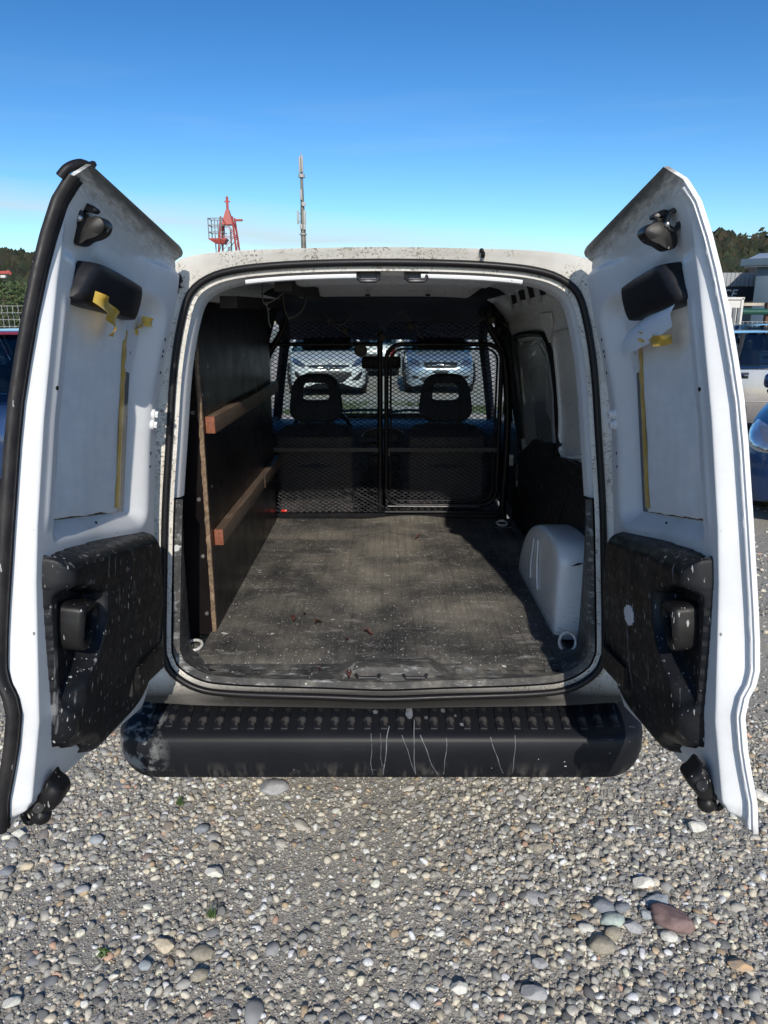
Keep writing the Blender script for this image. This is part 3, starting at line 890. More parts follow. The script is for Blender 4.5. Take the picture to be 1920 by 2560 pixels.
# the sawn raw edges between the two boards
m = MB(); m.grid(np.array([[(-.5735 + zig(z), .2900, z), (-.5665 + .6 * zig(z, 9), .2885, z), (-.5605 + .4 * zig(z, 5), .2905, z), (-.5598, .2990, z)] for z in zs])); m.build('sawn_edge', MT['plyedge'], PLY, 20)
for z in (1.33, 1.055, .865, .665):
    m = MB(); m.cyl((-.588, .2895, z), (-.588, .2865, z), .0065, 12); m.cyl((-.588, .2865, z), (-.588, .2858, z), .0025, 8); m.build('screw', MT['steel'], PLY)
for (y1, y2, zc, z2, nm) in ((.318, 1.70, 1.287, 1.186, 0), (.338, 1.70, .913, .828, 1)):
    h = .054
    m = MB(); m.rbox((0, 0, 0), (.030, 1.0, h), .0025)
    L = y2 - y1
    ang = 0
    vs = [(-.5445 + x, y1 + (y + .5) * L, zc + (z2 - zc) * (y + .5) * 0 + z) for x, y, z in m.v]
    m.v = vs
    m.m = [1 if all(m.v[i][1] < y1 + .004 for i in f) else 0 for f in m.f]
    b_ = m.build('batten', [MT['wood'], MT['endgrain']], PLY, 30)
    m = MB(); m.box((-.5291, y1 + L * .62, zc), (.0012, .004, h * .98)); m.build('joint', MT['plyedge'], b_)
    m = MB(); m.cyl((-.55, y1 + .62 * L + .02, zc + .027), (-.555, y1 + .64 * L, zc + .055 if nm == 0 else zc + .03), .0018, 6); m.build('nail', MT['steel'], b_)
for (a, b) in (((-.45, .24, 1.655), (-.42, 1.05, 1.668)), ((-.285, .20, 1.700), (-.255, .98, 1.700))):
    m = MB(); m.beam(a, b, .05, .034); m.build('ceiling_batten', MT['darkwood'], PLY, 30)

# cable ties hanging from the left batten
for pts, lab in (([(633, 628), (606, 690), (574, 655), (566, 612)], 'open white cable tie loop hanging near the top left opening, its tail dangling'), ([(660, 615), (688, 650), (655, 690), (628, 700), (615, 668), (610, 640)], 'smaller white cable tie loop hanging deeper in, behind the dangling one')):
    Yd = .42 if 'open' in lab else .78
    p = [dd(x, y, Y=Yd) for x, y in pts]
    t = thing('cable_tie', lab, 'cable tie', tuple(p[1]), 'cable ties under the van ceiling')
    if Yd < .5:
        m = MB(); m.tube(spline([dd(x, y, Y=Yd) for x, y in ((566, 600), (567, 645), (575, 656), (604, 640), (622, 618), (633, 600))], 30), .0022, 6)
        m.tube(spline([dd(x, y, Y=Yd) for x, y in ((575, 656), (580, 675), (580, 690), (585, 708))], 12), .0022, 6)
        hd = (575, 656)
    else:
        m = MB(); m.tube(spline([dd(x, y, Y=Yd) for x, y in ((652, 612), (661, 640), (656, 665), (640, 682), (625, 686), (616, 672), (612, 650), (613, 635))], 30), .0024, 6)
        hd = (625, 687)
    m.build('strap', MT['cord'], t)
    m = MB(); m.rbox(dd(*hd, Y=Yd), (.012, .010, .010), .002); m.build('buckle', MT['cord'], t)

# ------------------------------------------------------------------ wire partition between cargo and cab
YB = 1.72
def rr_loop(x0, x1, z0, z1, r, n=6, y=YB):
    out = []
    for cx, cz, a0 in ((x1 - r, z1 - r, 0), (x0 + r, z1 - r, 90), (x0 + r, z0 + r, 180), (x1 - r, z0 + r, 270)):
        for k in range(n + 1):
            a = R(a0 + 90 * k / n); out.append((cx + r * math.cos(a), y, cz + r * math.sin(a)))
    return out
part = MB()
part.tube(rr_loop(.012, .588, .668, 1.492, .075), .0115, 8, True)
part.tube(rr_loop(.034, .566, .692, 1.470, .06), .0055, 8, True)
part.tube([(-.020, YB, .63), (-.020, YB, 1.56)], .014, 8)
part.tube([(-.60, YB, 1.492), (-.02, YB, 1.492)], .010, 8)
part.tube(spline([(-.60, YB, 1.36), (-.575, YB, 1.44), (-.50, YB, 1.56), (-.48, YB, 1.62)], 12), .016, 8)
part.tube(spline([(.625, YB + .01, .62), (.632, YB + .01, 1.1), (.60, YB + .01, 1.42), (.53, YB + .01, 1.56), (.47, YB + .01, 1.66)], 24), .018, 8)
part.tube([(.005, YB, .63), (.61, YB, .63)], .010, 8)
part.box((0, YB + .02, .606), (1.30, .03, .03))
cage = part.build('partition_frame', MT['cage'], VAN, 60)
m = MB(); m.box((-.30, YB - .006, .963), (.56, .006, .020)); m.box((.30, YB - .006, .963), (.56, .006, .020)); m.build('crossbar', MT['dusty'], cage)
m = MB(); m.tube([(.02, YB - .018, .666), (.50, YB - .018, .664)], .005, 8); m.build('rod', MT['dark_steel'], cage)
m = MB(); m.tube([(-.17, YB - .01, .745), (0, YB - .01, .66)], .004, 6); m.build('stay', MT['dark_steel'], cage)
def wire_panel(x0, x1, z0, z1, holes=None):
    """expanded metal: each strand a flat twisted strip"""
    px, pz = .0345, .0200
    m = MB()
    w, t = .0017, .0011
    nx = int((x1 - x0) / px); nz = int((z1 - z0) / pz)
    px = (x1 - x0) / nx; pz = (z1 - z0) / nz
    for j in range(nz):
        for i in range(nx):
            xc = x0 + (i + .5) * px; zc = z0 + (j + .5) * pz
            for sx_ in (-1, 1):
                for sz_ in (-1, 1):
                    a = (xc + sx_ * px / 2, zc); b = (xc, zc + sz_ * pz / 2)
                    if sz_ < 0 and j > 0: continue
                    yo = YB - .004 + .003 * math.sin(xc * 9) * math.sin(zc * 7)
                    V_ = []
                    for (x, z), yy_ in ((a, yo - .0012), (b, yo + .0012)):
                        V_ += [(x, yy_ - t, z - w), (x, yy_ + t * .2, z + w)]
                    m.add(V_, [(0, 2, 3, 1)])
            if j < nz - 1:
                pass
    return m
mm_ = MB()
def diamond(x0, x1, z0, z1):
    px, pz = .0345, .0200
    nx = round((x1 - x0) / px); nz = round((z1 - z0) / pz)
    px = (x1 - x0) / nx; pz = (z1 - z0) / nz
    w = .0019; m = MB()
    for j in range(nz + 1):
        for i in range(nx * 2):
            xa = x0 + i * px / 2; xb = xa + px / 2
            za = z0 + j * pz; s_ = pz / 2 if i % 2 == 0 else 0
            for up in (1, -1):
                z1_ = za + (0 if i % 2 == 0 else up * pz / 2); z2_ = za + (up * pz / 2 if i % 2 == 0 else 0)
                if min(z1_, z2_) < z0 - 1e-6 or max(z1_, z2_) > z1 + 1e-6: continue
                yo = YB - .003 + .004 * math.sin(xa * 9) * math.sin(za * 7)
                m.add([(xa, yo - .0016, z1_ - w), (xb, yo - .0016, z2_ - w), (xb, yo + .0010, z2_ + w), (xa, yo + .0010, z1_ + w)], [(0, 1, 2, 3), (3, 2, 1, 0)][:1])
    return m
wl = diamond(-.575, -.03, .630, 1.60).build('wire_mesh', MT['wiremesh'], VAN, 0, fix=False); wl['kind'] = 'stuff'
wr = diamond(.008, .600, .636, 1.60).build('wire_mesh', MT['wiremesh'], VAN, 0, fix=False); wr['kind'] = 'stuff'
m = MB(); m.rbox((-.525, YB - .012, .640), (.030, .008, .012), .003); m.build('reflector', MT['reflector'], VAN)

# ------------------------------------------------------------------ cab: seats, dashboard, windscreen, mirror
def seat(cx, lean):
    s_ = MB()
    rows = []
    for z, w, y, th in ((.56, .215, 1.93, .07), (.70, .235, 1.91, .10), (.85, .245, 1.90, .11), (.96, .240, 1.905, .10), (1.02, .215, 1.92, .085), (1.05, .17, 1.935, .06), (1.062, .10, 1.95, .03)):
        ring = []
        for a in np.linspace(0, 2 * math.pi, 28, endpoint=False):
            c_, s2 = math.cos(a), math.sin(a)
            e = 3.2
            ring.append((cx + w * math.copysign(abs(c_) ** (2 / e), c_), y + .06 + th * math.copysign(abs(s2) ** (2 / e), s2), z))
        rows.append(ring)
    s_.grid(np.array(rows), cv=True); s_.f.append(tuple(range(6 * 28, 7 * 28))); s_.m.append(0)
    st_ = s_.build('seat', MT['fabric'], VAN, 50)
    m = MB(); m.rbox((cx, 1.862, .80), (.40, .02, .42), .03); m.build('seat_back_panel', MT['seatback'], st_)
    # head restraint with an opening through it
    def outline(sc_, hole):
        pts = []
        for a in np.linspace(0, 2 * math.pi, 48, endpoint=False):
            c_, s2 = math.cos(a), math.sin(a); e = 5.5 if hole else 3.8
            z = math.copysign(abs(s2) ** (2 / e), s2)
            if hole: w, h, zc = .074, .047, 1.236
            else: w, h, zc = .150, .128, 1.202
            taper = 1 - (.24 if not hole else .16) * ((z + 1) / 2) ** 1.5
            pts.append((cx + w * sc_ * taper * math.copysign(abs(c_) ** (2 / e), c_), zc + h * sc_ * z))
        return np.array(pts)
    o1, h1 = outline(1, False), outline(1, True); o0, h0 = outline(.90, False), outline(1.18, True)
    r3 = lambda p, y: [(x, y + .10 * (z - 1.05), z) for x, z in p]
    m = MB(); m.grid(np.array([r3(h1, 1.95), r3(h0, 1.915), r3(o0, 1.912), r3(o1, 1.945), r3(o1, 1.985), r3(o0, 2.01), r3(h0, 2.008), r3(h1, 1.98)]), cu=True, cv=True)
    m.build('head_restraint', MT['fabric'], st_, 60)
    m = MB()
    for dx in (-.075, .075): m.rbox((cx + dx, 1.965, 1.055), (.032, .03, .09), .008)
    m.build('restraint_post', MT['plastic'], st_)
    m = MB(); m.rbox((cx, 2.2, .58), (.46, .5, .16), .05); m.build('seat_cushion', MT['fabric'], st_)
seat(-.368, 0); seat(.333, 0)
m = MB(); m.rbox((-.02, 2.0, .56), (.16, .5, .14), .03); m.cyl((.03, 2.0, .63), (.03, 1.98, .76), .012); m.ball((.03, 1.978, .775), .025); m.build('centre_console', MT['plastic'], VAN)

# dashboard
rows = []
for x in np.linspace(-.70, .70, 30):
    hood = .035 * math.exp(-((x - .0) / .16) ** 2)
    rows.append([(x, 2.40, .70), (x, 2.37, .82), (x, 2.36, .92), (x, 2.385 - .02 * hood / .035, .955 + hood), (x, 2.44, .972 + hood), (x, 2.56, .985 + .3 * hood), (x, 2.75, .985), (x, 2.88, .965)])
m = MB(); m.grid(np.array(rows)); dash = m.build('dashboard', MT['dash'], VAN, 50)
m = MB(); pts = [(.13 * math.cos(a), 2.352, .925 + .060 * math.sin(a)) for a in np.linspace(0, math.pi, 16)]
m.prism(pts, [(x, y - .012, z) for x, y, z in pts]); m.build('display_binnacle', MT['plastic'], dash)
m = MB(); m.tube([(.135 * math.cos(a), 2.346, .925 + .064 * math.sin(a)) for a in np.linspace(.1, math.pi - .1, 18)], .0035, 6); m.build('binnacle_rim', MT['steel2'], dash)
for x in (-.075, .075):
    m = MB(); m.rbox((x, 2.352, .865), (.115, .02, .065), .015)
    for k in range(5): m.box((x, 2.338, .842 + .0115 * k), (.10, .012, .003))
    m.build('air_vent', MT['plastic'], dash)
m = MB(); m.rbox((0, 2.36, .77), (.20, .03, .10), .01); m.build('radio', MT['plastic'], dash)
m = MB(); m.rbox((.035, 2.33, .83), (.022, .004, .026), .002); m.build('label', MT['steel2'], dash)
# perforated strip at the foot of the windscreen with ring and bar marks
m = MB(); m.box((.02, 2.80, 1.0), (1.0, .012, .032)); m.build('windscreen_strip', MT['plastic'], dash)
mk = MB()
for k in range(14):
    x = -.42 + .064 * k
    t = k % 4
    if t in (0, 2): mk.tube([(x + .011 * math.cos(a), 2.793, 1.0 + .010 * math.sin(a)) for a in np.linspace(0, 2 * math.pi, 12, endpoint=False)], .002, 5, True)
    elif t == 1:
        mk.box((x - .008, 2.793, 1.0), (.003, .002, .02)); mk.box((x + .008, 2.793, 1.0), (.003, .002, .02)); mk.box((x, 2.793, 1.0), (.016, .002, .003))
    else:
        mk.tube([(x - .009, 2.793, .99), (x - .009, 2.793, 1.01), (x + .004, 2.793, 1.01), (x + .010, 2.793, 1.0), (x + .004, 2.793, .99)], .002, 5, True)
mk.build('strip_mark', MT['dash'], dash)
m = MB(); m.tube([(-.37 + .185 * math.cos(a), 2.30 + .06 * math.sin(a), .93 + .175 * math.sin(a)) for a in np.linspace(0, 2 * math.pi, 32, endpoint=False)], .013, 8, True)
m.rbox((-.37, 2.31, .93), (.15, .04, .09), .02); m.beam((-.37, 2.31, .93), (-.20, 2.30, .93), .02, .03); m.beam((-.37, 2.31, .93), (-.54, 2.30, .93), .02, .03); m.build('steering_wheel', MT['plastic'], VAN)

# cab shell: pillars, doors, bonnet; windscreen
WB, WT = [(-.70, 2.92, 1.005), (.70, 2.92, 1.005)], [(-.575, 2.50, 1.50), (.575, 2.50, 1.50)]
N = 12
def wsp(u, v):
    xb = -.70 + 1.40 * u; xt = -.575 + 1.15 * u
    bow = .10 * (1 - (2 * u - 1) ** 2)
    return (xb + (xt - xb) * v, 2.84 + bow - .40 * v, 1.0 + .49 * v)
m = MB(); m.grid(np.array([[wsp(u, v) for v in np.linspace(0, 1, 6)] for u in np.linspace(0, 1, N)])); m.build('windscreen', MT['windshield'], VAN)
for sg in (1, -1):
    m = MB(); m.tube([(sg * .715, 2.86, .98), (sg * .655, 2.66, 1.24), (sg * .585, 2.43, 1.50), (sg * .56, 2.2, 1.60), (sg * .55, 1.80, 1.66)], .035, 8, flat=.7); m.build('windscreen_pillar', MT['navy'], VAN)
    m = MB(); m.grid(np.array([[(sg * x, y, z) for z, x in ((.45, .76), (.75, .79), (1.02, .77))] for y in (1.74, 2.1, 2.5, 2.9, 3.3)])); m.build('front_door', MT['white'], VAN)
    m = MB(); m.rbox((sg * .72, 2.30, .80), (.05, 1.0, .40), .02); m.build('front_door_lining', MT['fabric'], VAN)
    m = MB(); m.tube([(sg * .755, 1.80, .45), (sg * .745, 1.79, 1.0), (sg * .66, 1.80, 1.40), (sg * .58, 1.80, 1.66)], .05, 8, flat=.8); m.build('door_pillar', MT['navy'], VAN)
    m = MB(); m.grid(np.array([[(sg * x, y + (.0 if j == 0 else -.0), z) for j, (z, x) in enumerate(((1.02, .755), (1.35, .67), (1.56, .59)))] for y in (1.86, 2.15, 2.42)])); m.build('side_window', MT['carglass'] if False else MT['windshield'], VAN)
    m = MB(); m.rbox((sg * .86, 2.72, 1.05), (.18, .10, .16), .035); m.build('wing_mirror', MT['plastic'], VAN)
    m = MB(); m.tube([(sg * .64, 1.775, 1.45), (sg * .66, 1.80, 1.1), (sg * .60, 1.95, .62)], .014, 6, flat=.3); m.build('seat_belt', MT['plastic'], VAN)
m = MB(); m.grid(np.array([[(x, y, z + .03 * (1 - (x / .75) ** 2)) for y, z in ((2.82, .965), (3.1, .93), (3.5, .84), (3.72, .72), (3.80, .50))] for x in np.linspace(-.76, .76, 10)])); m.build('bonnet', MT['white'], VAN)
m = MB(); m.rbox((0, 3.78, .45), (1.5, .20, .30), .06); m.build('front_bumper', MT['plastic'], VAN)
for a, b in (((-.42, 2.97, 1.0), (.06, 2.93, 1.022)), ((.02, 2.97, 1.0), (.30, 2.95, 1.012))):
    m = MB(); m.tube([a, ((a[0] + b[0]) / 2, a[1] - .01, 1.018), b], .010, 6); m.build('wiper', MT['plastic'], VAN)
m = MB(); m.rbox((-.017, 2.42, 1.365), (.235, .03, .072), .026); m.cyl((-.017, 2.45, 1.38), (-.017, 2.50, 1.48), .010); m.build('rear_view_mirror', MT['plastic'], VAN)
for sg in (-1, 1):
    m = MB(); m.tube([(sg * .48 + .10 * 0, 2.47, 1.47), (sg * .20, 2.47, 1.475)], .05, 8, flat=.22); m.build('sun_visor', MT['navy'], VAN)
def wheel_parts(m_t, m_r, c, r, w):
    x, y, z = c
    prof = [(r * .62, -w / 2), (r * .9, -w / 2), (r * .98, -w * .40), (r, -w * .2), (r, w * .2), (r * .98, w * .40), (r * .9, w / 2), (r * .62, w / 2)]
    nseg = 32
    G_ = np.array([[(x + dx, y + rr_ * math.cos(a), z + rr_ * math.sin(a)) for rr_, dx in prof] for a in np.linspace(0, 2 * math.pi, nseg, endpoint=False)])
    m_t.grid(G_, cu=True)
    G2 = np.array([[(x + dx, y + rr_ * math.cos(a), z + rr_ * math.sin(a)) for rr_, dx in ((0.0, w * .30), (r * .15, w * .33), (r * .2, w * .2), (r * .55, w * .28), (r * .63, w * .45), (r * .63, -w * .45), (0, -w * .3))] for a in np.linspace(0, 2 * math.pi, nseg, endpoint=False)])
    m_r.grid(G2, cu=True)
MT['tyre'] = simple('tyre_rubber', (.018, .018, .018), .8, 0, .3, 30, .2, 200)
MT['rim'] = simple('alloy_rim', (.5, .5, .52), .3, .8, .1)
for x, y in ((-.70, .62), (.70, .62), (-.70, 3.1), (.70, 3.1)):
    a, b = MB(), MB(); wheel_parts(a, b, (x, y, .30), .30, .17)
    t_ = a.build('wheel', MT['tyre'], VAN, 40); b.build('rim', MT['rim'], t_, 40)
# ------------------------------------------------------------------ the two rear doors
def P_skin(s_):
    return np.interp(s_, [-.56, -.50, -.44, -.40, -.34, -.305, -.283, -.257, -.20, -.145, 0, .15, .227, .30, .38, .46, .52, .58, .62, .645, .66, .70], [.036, .033, .039, .042, .042, .032, .018, .010, .006, .004, .001, -.001, .0, .005, .012, .022, .032, .046, .066, .098, .104, .106])
def shift(x): return .034 * np.clip(np.asarray(x) / .60, 0, 1.15)       # the top line climbs gently towards the hinge
def Ps(x, s_): return P_skin(np.where(s_ > .40, s_ - shift(x) * sm(.40, .60, s_), s_))
def xhinge(s_): return np.interp(s_, [-.56, -.2, .15, .41, .56, .66, .72], [.70, .70, .660, .618, .597, .596, .603])
def T_in(x, s_):
    t = np.interp(s_, [-.56, -.50, -.36, -.22, -.10, .0, .2, .45, .60], [.078, .080, .081, .066, .054, .048, .043, .046, .055])
    return t + .014 * sm(.30, .60, x) + .028 * sm(.35, .60, x) * sm(.25, .58, s_)
def recess(x, s_):
    xr = .612 - .12 * (s_ - .15)
    ax = np.minimum(np.clip((x - .104) / .016, 0, 1), np.clip((xr - x) / .080, 0, 1))
    as_ = np.minimum(np.clip((s_ + .036) / .050, 0, 1), np.clip((.545 - s_) / .06, 0, 1))
    f = 1 - np.sqrt((1 - ax) ** 2 + (1 - as_) ** 2)
    return sm(0, 1, np.clip(f, 0, 1))
def T_panel(x, s_):
    s_ = np.asarray(s_, float); x = np.asarray(x, float)
    P = Ps(x, s_)
    ti = T_in(x, s_)
    # raised header rib running from the catch to the hinge
    sl = .572 + .050 * np.clip((x - .1) / .5, 0, 1)
    ti = ti - .012 * sm(0, .016, s_ - sl) * sm(.10, .16, x)
    # faceted pocket round the upper catch
    ti = ti - .010 * sm(.03, .0, np.abs(x - .11) - .045) * sm(.035, .0, np.abs(s_ - .562) - .035)
    # crease under the lining and towards the lower corner
    ti = ti - .006 * sm(.0, .012, -.505 - s_ + .10 * (x - .1)) 
    ti = ti + .0035 * np.exp(-((x - .078) / .007) ** 2) * sm(-.02, .03, s_) * sm(.44, .40, s_)
    rc = recess(x, s_)
    ti = ti * (1 - rc) + .018 * rc
    ti = np.maximum(ti, P + .012)
    # shut face along the free edge, then the flange; same along bottom and top
    fl = P + .009
    top = .645 + shift(x)
    k = sm(.019, .041, x) * sm(0.004, .030, s_ + .555) * sm(0.0, .03, top - s_ - .004)
    return fl * (1 - k) + ti * k
def zbot(a):     # rounded lower corner at the hinge
    x = a * .70
    t = np.clip((x - .56) / .14, 0, 1)
    return -.556 + .150 * (1 - np.sqrt(np.clip(1 - t * t, 0, 1)))
def build_door(sg):
    F = DOORS[sg]
    nx, ns = 120, 250
    # cross-wise spacing packed near the free edge
    u = np.r_[np.linspace(0, .07, 26), np.linspace(.075, 1, nx - 26)]
    g = np.zeros((nx, ns, 2))
    for i, a in enumerate(u):
        for_s = None
        x0 = a * .70
        sb = float(zbot(a)); stp = .645 + float(shift(x0)) - .012 * max(0, (a - .88) / .12) ** 2
        w = np.linspace(0, 1, ns); w = w + .0 * w
        s_ = sb + (stp - sb) * w
        g[i, :, 0] = a * xhinge(s_); g[i, :, 1] = s_
    X_, S_ = g[..., 0], g[..., 1]
    Ti = T_panel(X_, S_); To = Ps(X_, S_) - .012 * np.sin(np.pi * np.clip(X_ / .7, 0, 1)) * 0
    inner = F.P(X_, S_, Ti); outer = F.P(X_, S_, To)
    bnd = [(i, 0) for i in range(nx)] + [(nx - 1, j) for j in range(1, ns)] + [(i, ns - 1) for i in range(nx - 2, -1, -1)] + [(0, j) for j in range(ns - 2, 0, -1)]
    m = MB(); m.grid(inner); m.grid(outer, flip=True)
    n0 = nx * ns
    for k in range(len(bnd)):
        (i, j), (i2, j2) = bnd[k], bnd[(k + 1) % len(bnd)]
        m.f.append((i * ns + j, i2 * ns + j2, n0 + i2 * ns + j2, n0 + i * ns + j)); m.m.append(0)
    dco = np.concatenate([np.stack([X_, S_, Ti], -1).reshape(-1, 3), np.stack([X_, S_, To], -1).reshape(-1, 3)])
    door = m.build('rear_door', MT['doorpaint'], VAN, 50, attr={'dco': dco})
    door['label'] = 'left rear door with black rubber along its free edge' if sg < 0 else 'right rear door with bare painted free edge'
    def part(name, mb, mat, ang=35, attr=None): return mb.build(name, mat, door, ang, attr=attr)
    # dark glass behind the foam
    m = MB()
    xr = lambda s_: .532 - .12 * (s_ - .15)
    gx = np.array([[(.112 + (xr(s_) + .004 - .112) * t, s_) for s_ in np.linspace(.004, .50, 12)] for t in np.linspace(0, 1, 6)])
    m.grid(F.P(gx[..., 0], gx[..., 1], .0215)); part('window', m, MT['blackglass'], 0)
    # upper black housing
    m = MB()
    o_ = np.array([(.106, .428), (.106, .470), (.120, .500), (.145, .515), (.34, .530), (.372, .526), (.388, .506), (.394, .472), (.380, .455), (.27, .442)])
    o_ = spline(o_, 50, True); ctr = np.array((.25, .478))
    rg = []
    for sc_, T in ((1.0, .020), (1.0, .056), (.985, .067), (.95, .075), (.86, .079), (.5, .080), (.02, .080)):
        pp = ctr + (o_ - ctr) * sc_
        tilt = .012 * (pp[:, 1] - .48) / .05
        rg.append(F.P(pp[:, 0], pp[:, 1], T + (tilt if T > .05 else 0)))
    m.grid(np.array(rg), cv=True); part('lamp_housing', m, MT['lampbox'], 60)
    # lower plastic lining with hand pocket
    poly = np.array([(.062, -.085), (.088, -.060), (.20, -.050), (.55, -.046), (.60, -.052), (.632, -.085), (.652, -.18), (.655, -.27), (.64, -.37), (.60, -.440), (.53, -.482), (.40, -.498), (.275, -.506), (.240, -.482), (.215, -.466), (.185, -.458), (.150, -.450), (.122, -.428), (.098, -.400)])
    poly = spline(poly, 160, True)
    pock = spline(np.array([(.098, -.122), (.225, -.134), (.246, -.150), (.240, -.21), (.215, -.255), (.168, -.300), (.108, -.333), (.096, -.318)]), 90, True)
    gx = np.linspace(.045, .675, 200); gs = np.linspace(-.525, -.030, 160)
    GX, GS = np.meshgrid(gx, gs, indexing='ij')
    def sdf(poly_):
        a = poly_; b = np.roll(poly_, -1, 0); pts = np.stack([GX.ravel(), GS.ravel()], 1)
        best = np.full(len(pts), 9.); inside = np.zeros(len(pts), bool)
        for p0, p1 in zip(a, b):
            d_ = p1 - p0; t = np.clip(((pts - p0) @ d_) / (d_ @ d_ + 1e-12), 0, 1)
            best = np.minimum(best, np.linalg.norm(pts - p0 - t[:, None] * d_, axis=1))
            c1 = (p0[1] > pts[:, 1]) != (p1[1] > pts[:, 1])
            with np.errstate(divide='ignore', invalid='ignore'):
                xc = p0[0] + (pts[:, 1] - p0[1]) * (p1[0] - p0[0]) / (p1[1] - p0[1])
            inside ^= c1 & (pts[:, 0] < xc)
        return np.where(inside, best, -best).reshape(GX.shape)
    d = sdf(poly); dp = sdf(pock)
    hgt = .050 - .018 * sm(-.18, -.50, GS) - .012 * sm(.35, .62, GX)
    rise = np.sqrt(np.clip(1 - (1 - np.clip(d / .030, 0, 1)) ** 2, 0, 1))
    T = T_in(GX, GS) + np.where(d > 0, .004 + hgt * rise, np.maximum(-.02, d * 2))
    depth = .052 * sm(0, .020, dp)
    lowrim = .9 * sm(.150, .100, GX) * sm(-.100, -.135, GS) * sm(-.375, -.335, GS)
    T = T - lowrim * np.clip(T - T_in(GX, GS) - .012, 0, 1)
    T = np.maximum(T - depth, T_in(GX, GS) + .007)
    T = np.where(d > 0, T, T_in(GX, GS) + np.maximum(-.02, d * 2))
    T = T + .0018 * sm(.03, .0, np.abs(GX - .42 + .2 * (GS + .3))) * (d > .02)
    keep = d > -.012
    idm = -np.ones(GX.shape, int); vi = []
    for i in range(GX.shape[0]):
        for j in range(GX.shape[1]):
            if keep[i, j]: idm[i, j] = len(vi); vi.append((i, j))
    vi = np.array(vi)
    pts = F.P(GX[vi[:, 0], vi[:, 1]], GS[vi[:, 0], vi[:, 1]], T[vi[:, 0], vi[:, 1]])
    fc = []
    for i in range(GX.shape[0] - 1):
        for j in range(GX.shape[1] - 1):
            q_ = (idm[i, j], idm[i + 1, j], idm[i + 1, j + 1], idm[i, j + 1])
            if min(q_) >= 0: fc.append(q_)
    m = MB(); m.add(pts, fc)
    dc = np.stack([GX[vi[:, 0], vi[:, 1]], GS[vi[:, 0], vi[:, 1]] + (.0 if sg < 0 else 1.7), T[vi[:, 0], vi[:, 1]]], 1)
    part('door_lining', m, MT['trim'], 60, attr={'dco': dc})
    # grab handle: a hollow loop standing out of the pocket
    m = MB()
    lp = spline(np.array([(.112, -.152), (.105, -.175), (.106, -.210), (.116, -.238), (.150, -.246), (.200, -.228), (.232, -.200), (.236, -.176), (.220, -.160), (.165, -.150)]), 48, True)
    hc = np.array((.172, -.196)); hl_ = hc + (lp - hc) * np.array((.74, .60))
    mid_ = .5 * (lp + hl_)
    rg = [(lp, .058), (lp, .108), (lp * .88 + hl_ * .12, .117), (mid_, .121), (lp * .12 + hl_ * .88, .117), (hl_, .108), (hl_, .058)]
    dip = lambda pp: -.018 * sm(.13, .23, pp[:, 0])
    m.grid(np.array([F.P(pp[:, 0], pp[:, 1], T_ + dip(pp)) for pp, T_ in rg]), cv=True)
    part('grab_handle', m, MT['trim_handle'], 60)
    # upper catch
    Z = (lambda x, y: (x * .2893, 380 + y * .2893)) if sg < 0 else (lambda x, y: (1440 + x * .2893, 380 + y * .2893))
    if sg < 0:
        heart = [(612, 735), (630, 640), (668, 590), (760, 560), (855, 557), (905, 620), (885, 690), (830, 735), (745, 762), (700, 795), (645, 800)]
        neck = [(668, 600), (700, 440), (740, 434), (826, 490), (812, 524), (780, 520), (730, 500), (725, 530), (770, 570), (750, 600)]
        coil = (632, 525); rivet = (690, 572)
    else:
        heart = [(590, 690), (640, 625), (720, 600), (800, 620), (850, 650), (880, 720), (880, 800), (850, 835), (800, 845), (750, 820), (720, 800), (640, 765)]
        neck = [(705, 610), (705, 575), (735, 575), (760, 555), (745, 545), (690, 578), (668, 565), (675, 540), (710, 520), (760, 495), (805, 510), (812, 600), (790, 640)]
        coil = (850, 590); rivet = (790, 625)
    Yc = float(F.P(.085, .56, .07)[1])
    def ext(pts, y0_, y1_, sh=.93):
        f = spline(np.array([at(*Z(*p), Y=Yc + y0_) for p in pts]), 44, True); c_ = f.mean(0); dy = np.array((0, y1_ - y0_, 0))
        m.grid(np.array([f + dy, f + dy * .12, c_ + (f - c_) * (1 - (1 - sh) * .35) + dy * .03, c_ + (f - c_) * sh, c_ + (f - c_) * .02]), cv=True)
    m = MB(); ext(heart, 0, .040); ext(neck, .008, .03, .9); ct = part('upper_catch', m, MT['latch'], 50)
    m = MB(); p_ = at(*Z(*coil), Y=Yc)
    for k in range(3): m.tube([p_ + np.array((.013 * math.cos(a), .006 * k, .018 * math.sin(a))) for a in np.linspace(0, 6.28, 14, endpoint=False)], .0042, 6, True)
    m.build('catch_spring', MT['dark_steel'], ct)
    m = MB(); m.ball(at(*Z(*rivet), Y=Yc), .0065); m.build('rivet', MT['steel'], ct)
    # lower catch at the free bottom corner
    m = MB()
    if sg < 0:
        Zl = lambda x, y: (x * .2893, 1560 + y * .2893)
        lo = [(228, 1625), (270, 1540), (325, 1450), (375, 1390), (410, 1350), (440, 1395), (500, 1440), (526, 1500), (515, 1560), (460, 1620), (400, 1650), (310, 1680), (250, 1690)]; kn = (330, 1590); wh = (250, 1655); wh2 = (360, 1650)
    else:
        Zl = lambda x, y: (1440 + x * .2893, 1560 + y * .2893)
        lo = [(985, 1350), (1040, 1305), (1075, 1265), (1105, 1240), (1145, 1275), (1175, 1350), (1205, 1420), (1235, 1470), (1235, 1540), (1180, 1555), (1110, 1560), (1060, 1500), (1020, 1450), (982, 1400)]; kn = (1090, 1400); wh = (1225, 1530); wh2 = (1130, 1545)
    Yl = float(F.P(.075, -.50, .09)[1])
    f = spline(np.array([at(*Zl(*p), Y=Yl) for p in lo]), 44, True); c_ = f.mean(0); dy = np.array((0, .045, 0))
